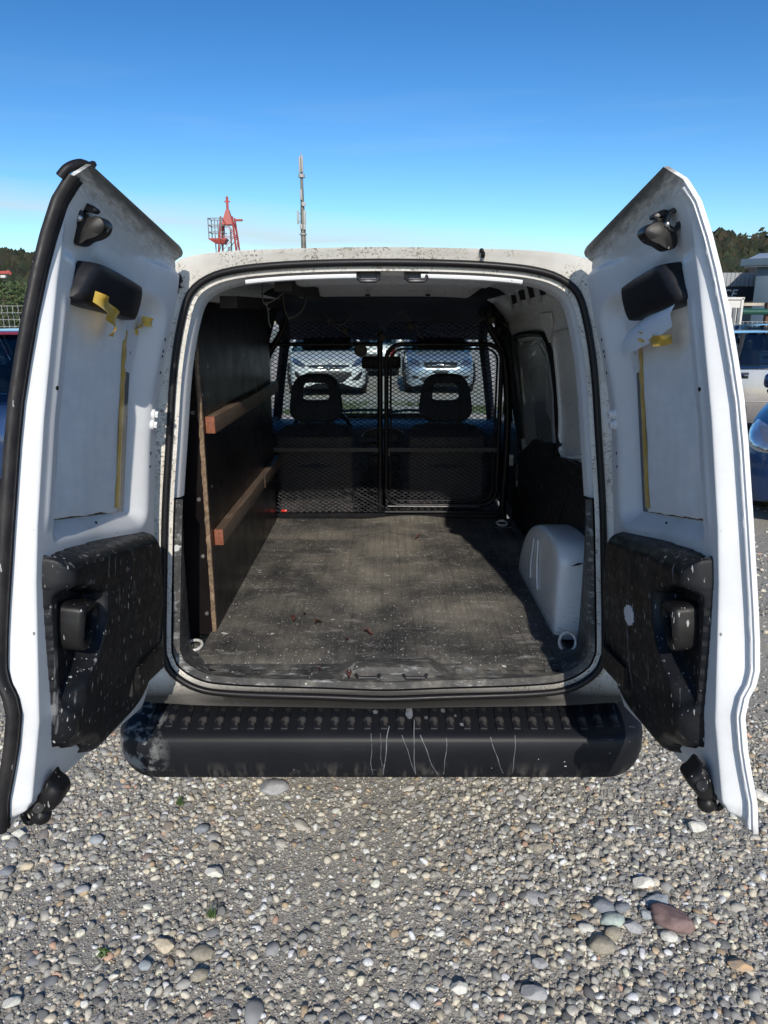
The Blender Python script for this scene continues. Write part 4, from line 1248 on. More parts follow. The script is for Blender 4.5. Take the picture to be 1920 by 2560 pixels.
    m.grid(np.array([f + dy, f + dy * .3, c_ + (f - c_) * .95 + dy * .1, c_ + (f - c_) * .82 + dy * .0, c_ + (f - c_) * .5 - dy * .12, c_ + (f - c_) * .02 - dy * .15]), cv=True)
    m.cyl(at(*Zl(*kn), Y=Yl - .012), at(*Zl(*kn), Y=Yl + .01), .010, 12)
    m.tube([at(*Zl(*wh), Y=Yl + .01) + np.array((.010 * math.cos(a), 0, .016 * math.sin(a))) for a in np.linspace(0, 6.28, 14, endpoint=False)], .0065, 8, True)
    m.ball(at(*Zl(*wh2), Y=Yl + .01), .019, 10, 8)
    part('lower_catch', m, MT['latch_low'], 50)
    # small plugs and holes in the pressing along the hinge side
    for x_, s_ in ((.585, .455), (.590, .425), (.592, .412), (.606, .372), (.615, .16), (.618, .125), (.075, .26), (.35, -.012)):
        a = F.P(x_, s_, float(T_panel(np.array(x_), np.array(s_))) - .003); b = F.P(x_, s_, float(T_panel(np.array(x_), np.array(s_))) + .0008)
        m = MB(); m.cyl(a, b, .0042, 10); part('plug', m, MT['black_rubber'], 40)
    # hinge bolts, check arm
    for s_ in (.262, .235):
        m = MB(); a = F.P(.607, s_, T_in(.607, s_) - .004); b = F.P(.607, s_, T_in(.607, s_) + .007); c2 = F.P(.607, s_, T_in(.607, s_) + .015)
        m.cyl(a, b, .0135, 14); m.cyl(b, c2, .009, 6); part('hinge_bolt', m, MT['white'], 40)
    a = F.P(.43, -.385, .128); b = F.P(.60, -.372, .135); c2 = np.array((sg * .652, .01, float(b[2]) + .02))
    m = MB(); m.beam(a, b, .022, .055); m.beam(b, c2, .018, .042); m.beam(F.P(.42, -.40, .118), F.P(.52, -.41, .120), .02, .05); part('check_arm', m, MT['latch_low'], 30)
    m = MB(); m.tube(spline([c2, np.array((sg * .640, .06, .74)), np.array((sg * .655, .10, .86)), np.array((sg * .660, .12, 1.0))], 16), .008, 6); m.tube([np.array((sg * .648, .03, .62)), np.array((sg * .652, .06, .75)), np.array((sg * .66, .10, .82))], .006, 6); part('check_strap', m, MT['plastic'])
    if sg < 0:
        # rubber strip along the free edge: flat base with a bulb and a lip
        ss = np.linspace(-.556, .622, 120)
        def strip(prof):
            G_ = np.zeros((len(prof), len(ss), 3))
            for k, (x, dT) in enumerate(prof): G_[k] = F.P(x + 0 * ss, ss, Ps(0 * ss, ss) + dT)
            return G_
        m = MB(); m.grid(strip([(.0305, .009), (.0295, .0135), (.025, .0145), (.0195, .0135), (.018, .0095), (.0155, .0095), (.0140, .0155), (.0080, .0175), (.0010, .0155), (-.0045, .009), (-.0055, .003), (-.004, -.002)]))
        part('edge_seal', m, MT['seal_edge'], 60)
        pts = [F.P(x, s_, T) for x, s_, T in ((-.006, .616, .058), (-.004, .632, .068), (.006, .645, .080), (.020, .652, .088), (.034, .654, .094))]
        m = MB(); m.tube(spline(np.array(pts), 14), [.0085 - .003 * max(0, (i_ - 9) / 4) for i_ in range(14)], 8); m.tube([F.P(.030, .655, .092), F.P(.040, .662, .094)], .006, 6); part('seal_end', m, MT['seal_edge'], 50)
    else:
        # pressed step along the flange
        ss = np.linspace(-.55, .61, 110)
        m = MB(); m.tube([F.P(.010, s_, float(Ps(.01, s_)) + .010) for s_ in ss], .0042, 6); part('hem', m, MT['doorpaint'], 60)
    return door, F, xr

q = NT('door_paint'); q.set(.38, 0, .25, .08, .2)
v = q.coords('dco')
grime = q.noise(v, 5, 8, .66)
c = q.mix(q.mrange(grime, .50, .74, 0, .35), (.72, .735, .755), (.47, .46, .43))
sx = q.n('SeparateXYZ'); q.l(q.coords('dco'), sx.inputs[0])
topd = q.math('MULTIPLY', q.mrange(q.math('SUBTRACT', sx.outputs[1], q.math('MULTIPLY', sx.outputs[0], .057)), .590, .630), q.mrange(q.noise(q.coords('dco', (.5, 3, 1)), 40, 7, .75), .40, .62))
c = q.mix(q.math('MULTIPLY', topd, .65), c, (.12, .115, .105))
edged = q.mrange(q.math('SUBTRACT', sx.outputs[1], q.math('MULTIPLY', sx.outputs[0], .057)), .630, .640)
c = q.mix(q.math('MULTIPLY', edged, .8), c, (.05, .048, .045))
botd = q.math('MULTIPLY', q.mrange(sx.outputs[1], -.515, -.550), q.mrange(q.noise(v, 40, 5), .4, .62))
c = q.mix(q.math('MULTIPLY', botd, .6), c, (.24, .20, .15))
c = q.mix(q.math('MULTIPLY', q.specks(v, 22, .11, .90, .4), .8), c, (.11, .105, .10))
c = q.mix(q.math('MULTIPLY', q.specks(v, 60, .12, .94, .4), .7), c, (.18, .16, .14))
q.base(c); q.put('Roughness', q.mrange(grime, .35, .7, .32, .5)); q.bump(q.noise(v, 14, 2), .04, .003)
MT['doorpaint'] = q.m
MT['trim_handle'] = splatter('grab_handle_plastic', (.009, .009, .010), (.018, .017, .017), .42, None, 1.2, 1.7, False, 'z', .25)
MT['seal_edge'] = splatter('edge_rubber', (.011, .010, .012), (.038, .034, .032), .5, None, 1.5, .3, False, 'z', .3)

doorL, FL, xrL = build_door(-1)
doorR, FR, xrR = build_door(1)

# dried splash of white paint on the right lining
c0 = np.array(FR.un(1375 * DK, 1327 * DK, .105))
pts = []
rs = random.Random(3)
for k in range(40):
    a = 2 * math.pi * k / 40; r_ = .036 * (1 + .22 * noise.noise((math.cos(a) * 1.6, math.sin(a) * 1.6, 5))) * (1 + .12 * rs.uniform(-1, 1))
    pts.append(c0 + np.array((r_ * .95 * math.cos(a), r_ * .62 * math.sin(a))))
m = MB(); tl = lambda p: float(T_in(p[0], p[1])) + .004 + .050 - .018 * float(sm(-.18, -.50, p[1])) - .012 * float(sm(.35, .62, p[0]))
m.prism([FR.P(p[0], p[1], tl(p) - .002) for p in pts], [FR.P(p[0], p[1], tl(p) + .0022) for p in pts])
m.build('paint_splash', simple('dried_white_paint', (.66, .68, .72), .5, 0, .1, 40), doorR, 30)

# foam insulation taped over the door windows
def foam(sg, F, xr, label):
    t = thing('foam_sheet', label, 'insulation sheet', tuple(F.P(.3, .02, .03)), 'foam sheets taped inside the rear door windows')
    ns, nx = 70, 40
    G_ = np.zeros((nx, ns, 3)); D_ = np.zeros((nx, ns, 3))
    for i in range(nx):
        for j in range(ns):
            s_ = .006 + .470 * j / (ns - 1); a = i / (nx - 1)
            xe = xr(s_) - .055 + .006 * noise.noise((s_ * 18, 3., sg * 2.))
            if j == 0: s_ += .005 * noise.noise((a * 5, 7., sg * 3.)) + .0015 * noise.noise((a * 30, 1., sg * 3.)) + .003
            x = .1055 + (xe - .1055) * a
            T = .027 + .003 * noise.noise((x * 6, s_ * 7, sg * 5.)) + .0012 * noise.noise((x * 30, s_ * 22, 2.))
            T += .020 * float(sm(.44, .40, s_)) * 0 + .022 * float(sm(.385, .455, s_)) * math.sin(math.pi * min(1, max(0, a)))
            T -= .004 * float(sm(.03, .0, s_))
            G_[i, j] = F.P(x, s_, T); D_[i, j] = (x, s_, T)
    m = MB(); m.grid(G_)
    o = m.build('sheet', MT['foam'], t, 60, attr={'dco': D_.reshape(-1, 3)})
    md_ = o.modifiers.new('thickness', 'SOLIDIFY'); md_.thickness = .004; md_.offset = -1
    # long strip of tape down the hinge edge
    G_ = []; D_ = []
    for j in range(60):
        s_ = .018 + .425 * j / 59
        e = xr(s_) - .055
        r_ = []
        for k, (dx, T) in enumerate(((-.030, .0335), (-.012, .0330), (.002, .0325), (.012, .026))):
            r_.append((e + dx + .003 * noise.noise((s_ * 25, k * .7, sg)), s_, T + .0015 * noise.noise((s_ * 40, k, 1.))))
        D_.append(r_); G_.append([F.P(*p) for p in r_])
    m = MB(); m.grid(np.array(G_)); m.build('tape_strip', MT['tape'], t, 60, attr={'dco': np.array(D_).reshape(-1, 3)})
    return t, m
def ribbon(parent, F, cen, wid, tw=None):
    """loose length of tape: list of (x, s, T) along its middle, width across"""
    c_ = spline(np.array(cen), 26); G_ = []
    for i, p in enumerate(c_):
        tt = c_[min(i + 1, len(c_) - 1)] - c_[max(i - 1, 0)]; nrm = np.array((-tt[1], tt[0], .0)); nrm /= np.linalg.norm(nrm[:2]) + 1e-9
        w = wid * (1 - .35 * abs(2 * i / 25 - 1) ** 3) / 2
        curl = .008 * math.sin(i * .5)
        G_.append([F.P(*(p + nrm * w * k + np.array((0, 0, curl * k * k)))) for k in (-1, -.4, .4, 1)])
    m = MB(); m.grid(np.array(G_))
    return m.build('tape_strip', MT['tape'], parent, 60, attr={'dco': np.tile(c_[:, None, :], (1, 4, 1)).reshape(-1, 3)})
fl, _ = foam(-1, FL, xrL, 'white foam sheet taped over the left door window, tape end dangling from its top')
fr, _ = foam(1, FR, xrR, 'white foam sheet taped over the right door window, its upper edge folded forward')
def U(F, x, y, T): return (*F.un(x * DK, y * DK, T), T)
ribbon(fl, FL, [U(FL, 203, 640, .095), U(FL, 222, 655, .103), U(FL, 240, 672, .10), U(FL, 248, 695, .085), U(FL, 250, 712, .072), U(FL, 241, 727, .062)], .036)
ribbon(fl, FL, [U(FL, 328, 699, .062), U(FL, 312, 693, .056), U(FL, 301, 703, .042), U(FL, 298, 722, .036)], .024)
# folded flap on the right
G_ = []
for i in range(24):
    a = i / 23
    x, s_ = .115 + .33 * a, .405 + .010 * math.sin(3 * a)
    G_.append([F_ for F_ in [FR.P(x, s_ + .045, .034), FR.P(x, s_ + .030, .060), FR.P(x, s_ + .008 - .010 * math.sin(a * 3.1), .074), FR.P(x + .004, s_ - .016 - .016 * math.sin(a * 3.1), .070)]])
m = MB(); m.grid(np.array(G_)); o = m.build('folded_flap', MT['foam'], fr, 60, attr={'dco': np.array([[((.1 + .3 * i / 23), .4 + .02 * k, 0) for k in range(4)] for i in range(24)]).reshape(-1, 3)})
ribbon(fr, FR, [U(FR, 1380, 722, .068), U(FR, 1398, 731, .072), U(FR, 1425, 736, .070), U(FR, 1451, 730, .066)], .022)
# ------------------------------------------------------------------ string of balls, leaves
q_ = lambda pts, Y: [at(x, y, Y=Y) for x, y in pts]
SL = thing('string_of_balls', 'cord with small cotton balls strung across the top of the partition', 'string decoration', tuple(at(955, 830, Y=1.64)))
m = MB()
for pts in ([(806, 770), (822, 798), (857, 811), (893, 774)], [(818, 800), (853, 828), (865, 834), (904, 856), (949, 828), (1000, 782), (1027, 804), (1044, 816), (1078, 830), (1134, 840), (1179, 816), (1223, 789), (1228, 775)], [(995, 790), (1008, 778), (1022, 795), (1030, 806)], [(1040, 814), (1048, 835), (1062, 852)], [(824, 800), (820, 823)]):
    m.tube(spline(q_(pts, 1.64), 40), .0021, 5)
m.build('cord', MT['cord'], SL)
for (x, y, r_) in ((862, 826, .017), (902, 876, .032), (955, 844, .019), (1025, 816, .020), (1230, 800, .019), (1264, 812, .016), (1249, 824, .030)):
    m = MB(); m.ball(at(x, y, Y=1.635), r_, 16, 10); m.build('ball', MT['balls'] if r_ != .030 else MT['black_rubber'], SL, 60)
leafM = simple('dry_leaf', (.065, .022, .016), .6, 0, .4, 60)
LV = [(733, 1552, 'curled red leaf on the mat, left of two darker scraps'), (796, 1560, 'flat red brown leaf beside a curled one on the mat'), (921, 1586, 'dark red leaf alone in the middle of the mat'), (868, 1605, 'small dark leaf scrap near the mat front'), (761, 1540, 'tan leaf scrap behind the red leaves on the mat'), (1044, 1347, 'small orange leaf at the back of the mat'), (873, 1693, 'brown leaf lying against the lock block on the sill'), (800, 1680, 'thin brown leaf scrap on the left sill edge')]
for k, (x, y, lb) in enumerate(LV):
    p = at(x, y, Z=.606 if y < 1660 else .594)
    rs = random.Random(k); a0 = rs.uniform(0, 6); L_ = .009 + .008 * rs.random()
    m = MB(); G_ = []
    for i in range(7):
        t = i / 6; w = .45 * L_ * math.sin(math.pi * min(1, t * .96 + .03)) + .0006
        G_.append([(t * L_ * 2 - L_, k2 * w, .004 + .010 * abs(k2) + .006 * math.sin(t * 5)) for k2 in (-1, -.4, .4, 1)])
    rot = Matrix.Rotation(a0, 3, 'Z')
    m.grid(np.array(G_)); m.v = [tuple(rot @ Vector(v_) + Vector(p)) for v_ in m.v]
    o = m.build('dry_leaf', leafM, None, 60); tag(o, lb, 'leaf', 'dry leaves on the cargo mat')

# ------------------------------------------------------------------ ground
q = NT('stony_ground'); q.set(.95, 0, .2)
v = q.coords()
f1 = q.noise(v, 1.1, 6, .6); f2 = q.noise(v, 55, 6, .7)
c = q.ramp(f1, [(.35, (.20, .185, .16)), (.52, (.32, .29, .235)), (.70, (.44, .40, .33))])
c = q.mix(q.mrange(f2, .35, .65, 0, .6), c, (.19, .175, .155))
vo = q.n('TexVoronoi'); vo.inputs['Scale'].default_value = 190; q.l(v, vo.inputs['Vector'])
hs = q.n('SeparateColor'); q.l(vo.outputs['Color'], hs.inputs[0])
grit = q.ramp(hs.outputs[0], [(0, (.20, .196, .19)), (.35, (.33, .315, .285)), (.7, (.45, .42, .365)), (1, (.62, .60, .55))])
c = q.mix(.62, c, grit)
dist = q.n('SeparateXYZ'); q.l(q.coords(), dist.inputs[0])
far = q.mrange(dist.outputs[1], 3.5, 9.)
c = q.mix(far, c, q.ramp(q.noise(q.coords(), .7, 7), [(.3, (.36, .345, .315)), (.7, (.47, .45, .41))]))
q.base(c)
q.bump(q.math('ADD', q.math('MULTIPLY', vo.outputs['Distance'], -.35), f2), .9, .006)
m = MB()
gx = np.r_[-900, -300, -80, -20, np.linspace(-6, 6, 49), 20, 80, 300, 900]; gy = np.r_[-400, -60, -12, np.linspace(-5, 7, 49), 14, 30, 80, 300, 900]
def gz(x, y):
    if abs(x) > 6 or y > 7 or y < -5: return 0.
    return .010 * noise.noise((x * 1.3, y * 1.3, 0)) - .006
m.grid(np.array([[(x, y, gz(x, y)) for y in gy] for x in gx]))
ground = m.build('ground', q.m, None, 60); tag(ground, 'gravel yard of grey and tan pebbles over sandy soil', kind='structure')

# stones ----------------------------------------------------------------
def pebble(name, ramp, extra=None):
    q = NT(name); q.set(.72, 0, .35)
    oi = q.n('ObjectInfo'); v = q.coords()
    c = q.ramp(oi.outputs['Random'], ramp)
    c = q.mix(q.mrange(q.noise(v, 70, 6, .7), .35, .7, 0, .45), c, (.12, .115, .11))
    c = q.mix(q.mrange(q.noise(v, 330, 3), .55, .7, 0, .35), c, (.55, .53, .5))
    q.base(c); q.bump(q.noise(v, 240, 4), .3, .0015); return q.m
PEB_RAMP = [(0, (.14, .147, .16)), (.12, (.23, .236, .248)), (.3, (.33, .332, .33)), (.5, (.42, .41, .385)), (.64, (.50, .47, .41)), (.78, (.60, .555, .47)), (.88, (.70, .68, .62)), (.94, (.30, .22, .15)), (.975, (.20, .22, .21)), (1, (.30, .18, .14))]
MT['pebble'] = pebble('river_pebble', PEB_RAMP)
def stone_mesh(name, sub, seed, cuts, depth, flat=.62, lump=.10, elong=1.3):
    rs = random.Random(seed)
    bm = bmesh.new(); bmesh.ops.create_icosphere(bm, subdivisions=sub, radius=1)
    planes = []
    for _ in range(cuts):
        n_ = Vector((rs.gauss(0, 1), rs.gauss(0, 1), rs.gauss(0, .8))).normalized(); planes.append((n_, rs.uniform(depth, .97)))
    for v_ in bm.verts:
        p = v_.co.copy(); p *= 1 + lump * noise.noise(p * 1.3 + Vector((seed, 0, 0)))
        for n_, d_ in planes:
            k = p.dot(n_) - d_
            if k > 0: p -= n_ * k * .92
        p *= 1 + .25 * lump * noise.noise(p * 5 + Vector((0, seed, 0)))
        v_.co = Vector((p.x * elong, p.y, p.z * flat))
    me = bpy.data.meshes.new(name); bm.to_mesh(me); bm.free()
    me.polygons.foreach_set('use_smooth', [True] * len(me.polygons)); return me
ROUND = [stone_mesh('round_stone', 4, s_, 3, .80, .6 + .05 * (s_ % 3), .14, 1.15 + .1 * (s_ % 4)) for s_ in range(5)]
ROUGH = [stone_mesh('rough_stone', 4, 20 + s_, 10, .58, .62, .22, 1.25) for s_ in range(6)]
for me in ROUGH: me.set_sharp_from_angle(angle=R(38))
MID = [stone_mesh('pebble', 3, 50 + s_, 3 if s_ % 2 else 7, .78 if s_ % 2 else .66, .5 + .04 * (s_ % 5), .16, 1.05 + .09 * (s_ % 6)) for s_ in range(12)]
for me in MID: me.materials.append(MT['pebble'])
def stonemat(name, c1, c2, spk=.0, spc=(.7, .65, .6), sc1=45):
    c1 = tuple(x * 1.5 for x in c1); c2 = tuple(x * 1.5 for x in c2)
    q = NT(name); q.set(.8, 0, .3); v = q.coords(None, (.06,) * 3)
    q_c = q.ramp(q.noise(v, sc1, 6, .68), [(.32, c1), (.68, c2)])
    if spk: q_c = q.mix(q.mrange(q.noise(v, 420, 3), .58, .66, 0, spk), q_c, spc)
    q.base(q_c); q.bump(q.noise(v, 170, 5, .65), .5, .003); return q.m
SM = dict(
    red=stonemat('red_porphyry', (.12, .078, .072), (.18, .122, .114), .7, (.34, .28, .26)), white=stonemat('rough_white_stone', (.42, .40, .35), (.60, .57, .50), .3),
    blue=stonemat('blue_grey_stone', (.17, .19, .21), (.27, .29, .30)), dark=stonemat('dark_grey_stone', (.125, .135, .15), (.19, .20, .215)),
    green=stonemat('greenish_stone', (.22, .26, .24), (.34, .38, .34)), pale=stonemat('pale_stone', (.36, .355, .32), (.50, .485, .43)),
    brown=stonemat('olive_brown_stone', (.17, .155, .12), (.27, .24, .19)), orange=stonemat('rust_grey_stone', (.20, .19, .175), (.42, .26, .13), 0, sc1=18),
    grey=stonemat('mid_grey_stone', (.21, .21, .215), (.31, .305, .30)), tan=stonemat('tan_stone', (.33, .27, .19), (.46, .40, .30)))
BIG = [  # px, py, width px, shape, material, sink, label
    (1683, 2300, 98, 'a0', 'red', .25, 'large flat dark red rock, the reddest and biggest stone on the right'),
    (1606, 2204, 56, 'a1', 'white', .3, 'rough white rock behind the red rock'),
    (1642, 2246, 56, 'a2', 'blue', .3, 'blue grey wedge between the white rock and the red rock'),
    (1509, 2264, 54, 'r0', 'dark', .3, 'smooth dark grey oval stone left of the blue grey wedge'),
    (1556, 2265, 42, 'r1', 'dark', .4, 'low dark grey oval right beside the smooth dark grey oval'),
    (1532, 2299, 62, 'r2', 'green', .3, 'pale green oval stone in the pile left of the red rock'),
    (1466, 2318, 40, 'r3', 'pale', .2, 'pale oval pebble standing upright left of the green stone'),
    (1531, 2332, 46, 'r4', 'brown', .3, 'veined olive stone just below the green oval'),
    (1505, 2364, 62, 'r0', 'brown', .2, 'large smooth brown grey stone at the foot of the pile'),
    (1582, 2316, 48, 'a3', 'grey', .3, 'angular grey block between the pile and the red rock'),
    (1617, 2284, 34, 'a4', 'blue', .3, 'small teal grey stone touching the red rock on its left'),
    (1672, 2338, 42, 'r1', 'pale', .3, 'pale brown pebble tucked under the red rock'),
    (1848, 2409, 62, 'a5', 'orange', .3, 'broken grey rock with a rust orange face near the right edge'),
    (1332, 2478, 70, 'a1', 'grey', .35, 'big pale grey angular rock near the bottom edge'),
    (1148, 2468, 48, 'a3', 'pale', .3, 'squat pale rock left of the big grey angular rock'),
    (1742, 2066, 46, 'a4', 'pale', .3, 'rough cream rock near the foot of the right door'),
    (1345, 2240, 66, 'r3', 'grey', .6, 'long flat grey stone half buried left of the pile'),
    (1356, 2114, 48, 'a2', 'brown', .4, 'brown stone with an orange end, above the long flat grey stone'),
    (1352, 2404, 38, 'a0', 'grey', .3, 'cracked grey stone above the big grey angular rock'),
    (687, 1962, 72, 'r0', 'grey', .55, 'flat grey stone sunk into the ground under the bumper edge'),
    (534, 2177, 50, 'a5', 'pale', .25, 'cream stone with a flat top in the left foreground'),
    (504, 2374, 60, 'r2', 'brown', .7, 'round grey brown stone sunk level with the soil'),
    (498, 2437, 44, 'r4', 'brown', .2, 'tan brown stone just below the sunk round stone'),
    (412, 2356, 52, 'a2', 'tan', .35, 'two toned tan stone in the lower left'),
    (27, 2503, 44, 'a1', 'pale', .2, 'cream stone at the bottom left corner'),
    (240, 2098, 36, 'r1', 'blue', .2, 'tilted blue grey oval right of the left door foot'),
    (205, 2221, 38, 'r3', 'grey', .25, 'rounded light grey stone in the left foreground'),
    (16, 2177, 34, 'r0', 'dark', .25, 'dark blue grey stone at the left edge'),
    (46, 2082, 36, 'a3', 'pale', .3, 'pale angular stone touching the left door corner'),
    (1909, 1992, 46, 'a0', 'white', .25, 'cream white rock at the right edge beside the door'),
    (504, 2068, 38, 'r2', 'dark', .4, 'dark brown grey stone behind the cream flat topped stone'),
    (534, 2113, 30, 'a4', 'brown', .25, 'olive grey stone right behind the cream flat topped stone'),
    (283, 2436, 24, 'a5', 'white', .1, 'small three cornered cream stone in the lower left'),
    (362, 2411, 34, 'r4', 'blue', .2, 'pale blue oval pebble in the lower left'),
    (66, 2162, 34, 'r1', 'tan', .3, 'brown stone beside a square grey stone at the left'),
    (146, 2164, 32, 'a2', 'grey', .3, 'square grey stone beside a brown stone at the left'),
]
keepout = []
for k, (px, py, wpx, sh, mt, sink, lb) in enumerate(BIG):
    p = at(px, py, Z=.008)
    dep = (p[1] + 1.9) * CC + (1.6 - p[2]) * CS
    w = wpx / CF * dep / 2
    me = (ROUND if sh[0] == 'r' else ROUGH)[int(sh[1])].copy(); me.materials.clear(); me.materials.append(SM[mt])
    o = bpy.data.objects.new('stone', me); col.objects.link(o)
    ext_ = max(v_.co.x for v_ in me.vertices)
    sc_ = w / ext_ * 1.04
    o.scale = (sc_, sc_ * (.92 if sh[0] == 'r' else .88), sc_ * (.95 if sink < .5 else .8))
    o.rotation_euler = (random.uniform(-.15, .15), random.uniform(-.15, .15), random.uniform(-.5, .5) if mt != 'red' else -.45)
    hz = max(v_.co.z for v_ in me.vertices) * o.scale[2]
    o.location = (p[0], p[1], hz * (1 - 2 * sink) * .9)
    tag(o, lb, 'stone', 'larger stones lying in the gravel')
    keepout.append((p[0], p[1], w * .95))

# medium pebbles: parts of the ground, one object each; smaller ones as gravel
def cover(x, y):
    """how thick the loose gravel lies: thin on the trodden sandy strip left of the middle, thick to the right"""
    n_ = noise.noise((x * 1.1 + 3, y * 1.4, .3)) + .5 * noise.noise((x * 3.1, y * 3.3, 7.))
    c_ = .62 + .55 * n_ + .45 * float(sm(.0, .55, x)) - .28 * float(sm(.5, .05, abs(x + .12 + .2 * y)))
    return min(1., max(.12, c_))
def in_view(x, y, mar=.12):
    dep = (y + 1.9) * CC + 1.6 * CS
    if dep < .4: return False
    u = x / dep; vv = -((y + 1.9) * -CS * -1 + 0) if False else None
    zc_ = dep; yc_ = (y + 1.9) * CS - 1.6 * CC
    return abs(u) < (960 / CF) + mar and yc_ / zc_ > -(1280 / CF) - mar
cnt = 0; tries = 0
placed = list(keepout)
while cnt < 262 and tries < 20000:
    tries += 1
    y = random.uniform(-.75, .55); x = random.uniform(-1.35, 1.35)
    if not in_view(x, y, .02): continue
    if random.random() > cover(x, y): continue
    r_ = .0105 + .013 * random.random() ** 2.4
    if any((x - a) ** 2 + (y - b) ** 2 < (r_ + c_ * .9) ** 2 for a, b, c_ in placed): continue
    placed.append((x, y, r_))
    o = bpy.data.objects.new('pebble', random.choice(MID)); col.objects.link(o)
    s_ = r_ * random.uniform(.9, 1.05)
    o.scale = (s_ * random.uniform(.85, 1.15), s_ * random.uniform(.8, 1.1), s_ * random.uniform(.85, 1.2))
    o.rotation_euler = (random.uniform(-.3, .3), random.uniform(-.3, .3), random.uniform(0, 6.28))
    o.location = (x, y, gz(x, y) + r_ * random.uniform(-.40, .18) + .001)
    o.parent = ground; cnt += 1

# gravel: tens of thousands of small pebbles in one mesh, each a real low stone
def ico(sub):
    bm = bmesh.new(); bmesh.ops.create_icosphere(bm, subdivisions=sub, radius=1); bm.verts.ensure_lookup_table()
    V_ = np.array([v_.co[:] for v_ in bm.verts]); F_ = np.array([[v_.index for v_ in f.verts] for f in bm.faces]); bm.free(); return V_, F_
PAL = np.array([(.10, .105, .115), (.15, .155, .165), (.20, .205, .21), (.24, .24, .235), (.28, .275, .26), (.33, .315, .285), (.40, .37, .31), (.50, .475, .42), (.60, .58, .53), (.30, .235, .165), (.22, .235, .23), (.33, .22, .17)])
PW = np.array([.10, .12, .13, .13, .13, .12, .11, .09, .06, .035, .02, .012]); PW = PW / PW.sum()
def gravel_points(n, y0, y1, xr_, rmin, rmax, powr, dens=True, front=False):
    out = []
    while len(out) < n:
        y = y0 + (y1 - y0) * random.random(); x = random.uniform(-xr_, xr_)
        if not in_view(x, y): continue
        if dens and random.random() > cover(x, y): continue
        r_ = rmin + (rmax - rmin) * random.random() ** powr
        out.append((x, y, r_))
    return np.array(out)
def stones_mesh(name, pts, sub, flat=(.45, .8), parts=None):
    V_, F_ = ico(sub); n = len(pts); nv = len(V_)
    var = []
    for k in range(10):
        rs = np.random.default_rng(k + 5)
        W = V_ * (1 + .28 * np.array([noise.noise(Vector(p) * 1.2 + Vector((k * 3., 0, 0))) for p in V_]))[:, None]
        for _ in range(3 + 2 * (k % 4)):
            nn = rs.normal(size=3); nn /= np.linalg.norm(nn); d_ = rs.uniform(.50, .92); kk = W @ nn - d_
            W = W - np.outer(np.clip(kk, 0, None) * .9, nn)
        var.append(W)
    var = np.array(var)
    ch = RNG.integers(0, 10, n); B = var[ch]
    sx_ = RNG.uniform(.85, 1.35, n); sy_ = RNG.uniform(.75, 1.05, n); sz_ = RNG.uniform(*flat, n)
    B = B * (np.stack([sx_, sy_, sz_], 1) * pts[:, 2:3])[:, None, :]
    # random tilt and turn
    a, b_, c_ = RNG.uniform(0, 6.28, n), RNG.normal(0, .28, n), RNG.normal(0, .28, n)
    ca, sa, cb, sb, cc, sc__ = np.cos(a), np.sin(a), np.cos(b_), np.sin(b_), np.cos(c_), np.sin(c_)
    Rm = np.zeros((n, 3, 3))
    Rx = np.zeros((n, 3, 3)); Rx[:, 0, 0] = 1; Rx[:, 1, 1] = cb; Rx[:, 1, 2] = -sb; Rx[:, 2, 1] = sb; Rx[:, 2, 2] = cb
    Ry = np.zeros((n, 3, 3)); Ry[:, 1, 1] = 1; Ry[:, 0, 0] = cc; Ry[:, 0, 2] = sc__; Ry[:, 2, 0] = -sc__; Ry[:, 2, 2] = cc
    Rz = np.zeros((n, 3, 3)); Rz[:, 2, 2] = 1; Rz[:, 0, 0] = ca; Rz[:, 0, 1] = -sa; Rz[:, 1, 0] = sa; Rz[:, 1, 1] = ca
    Rm = Rz @ Ry @ Rx
    B = np.einsum('nij,nvj->nvi', Rm, B)
    zoff = np.array([gz(x, y) for x, y, _ in pts]) + pts[:, 2] * sz_ * RNG.uniform(-.35, .60, n) + .001
    B = B + np.stack([pts[:, 0], pts[:, 1], zoff], 1)[:, None, :]
    FF = (F_[None] + (np.arange(n) * nv)[:, None, None]).reshape(-1, 3)
    me = bpy.data.meshes.new(name)
    me.vertices.add(n * nv); me.vertices.foreach_set('co', B.reshape(-1).astype(np.float32))
    me.loops.add(len(FF) * 3); me.loops.foreach_set('vertex_index', FF.reshape(-1).astype(np.int32))
    me.polygons.add(len(FF)); me.polygons.foreach_set('loop_start', (np.arange(len(FF)) * 3).astype(np.int32))
    me.polygons.foreach_set('use_smooth', np.ones(len(FF), bool))
    cl = PAL[RNG.choice(len(PAL), n, p=PW)] * np.minimum(RNG.uniform(1.05, 1.9, (n, 1)), 1.9) * np.array((1.13, 1.08, .98)); cl = np.minimum(cl, .78)
    at_ = me.attributes.new('tone', 'FLOAT_COLOR', 'POINT')
    at_.data.foreach_set('color', np.repeat(np.c_[cl, np.ones(n)], nv, 0).astype(np.float32).ravel())
    me.update(calc_edges=True)
    me.materials.append(MT['gravel'])
    o = bpy.data.objects.new(name, me); col.objects.link(o); return o
q = NT('gravel_stone'); q.set(.75, 0, .3)
a_ = q.n('Attribute'); a_.attribute_name = 'tone'
v = q.coords(); c = q.mix(q.mrange(q.noise(v, 160, 5, .7), .38, .68, 0, .45), a_.outputs['Color'], (.13, .125, .115))
q.base(c); q.bump(q.noise(v, 420, 3), .25, .001); MT['gravel'] = q.m
pts = gravel_points(14500, -.85, .75, 1.6, .0048, .0145, 1.55)
g1 = stones_mesh('gravel', pts, 2, (.45, .8)); tag(g1, kind='stuff')
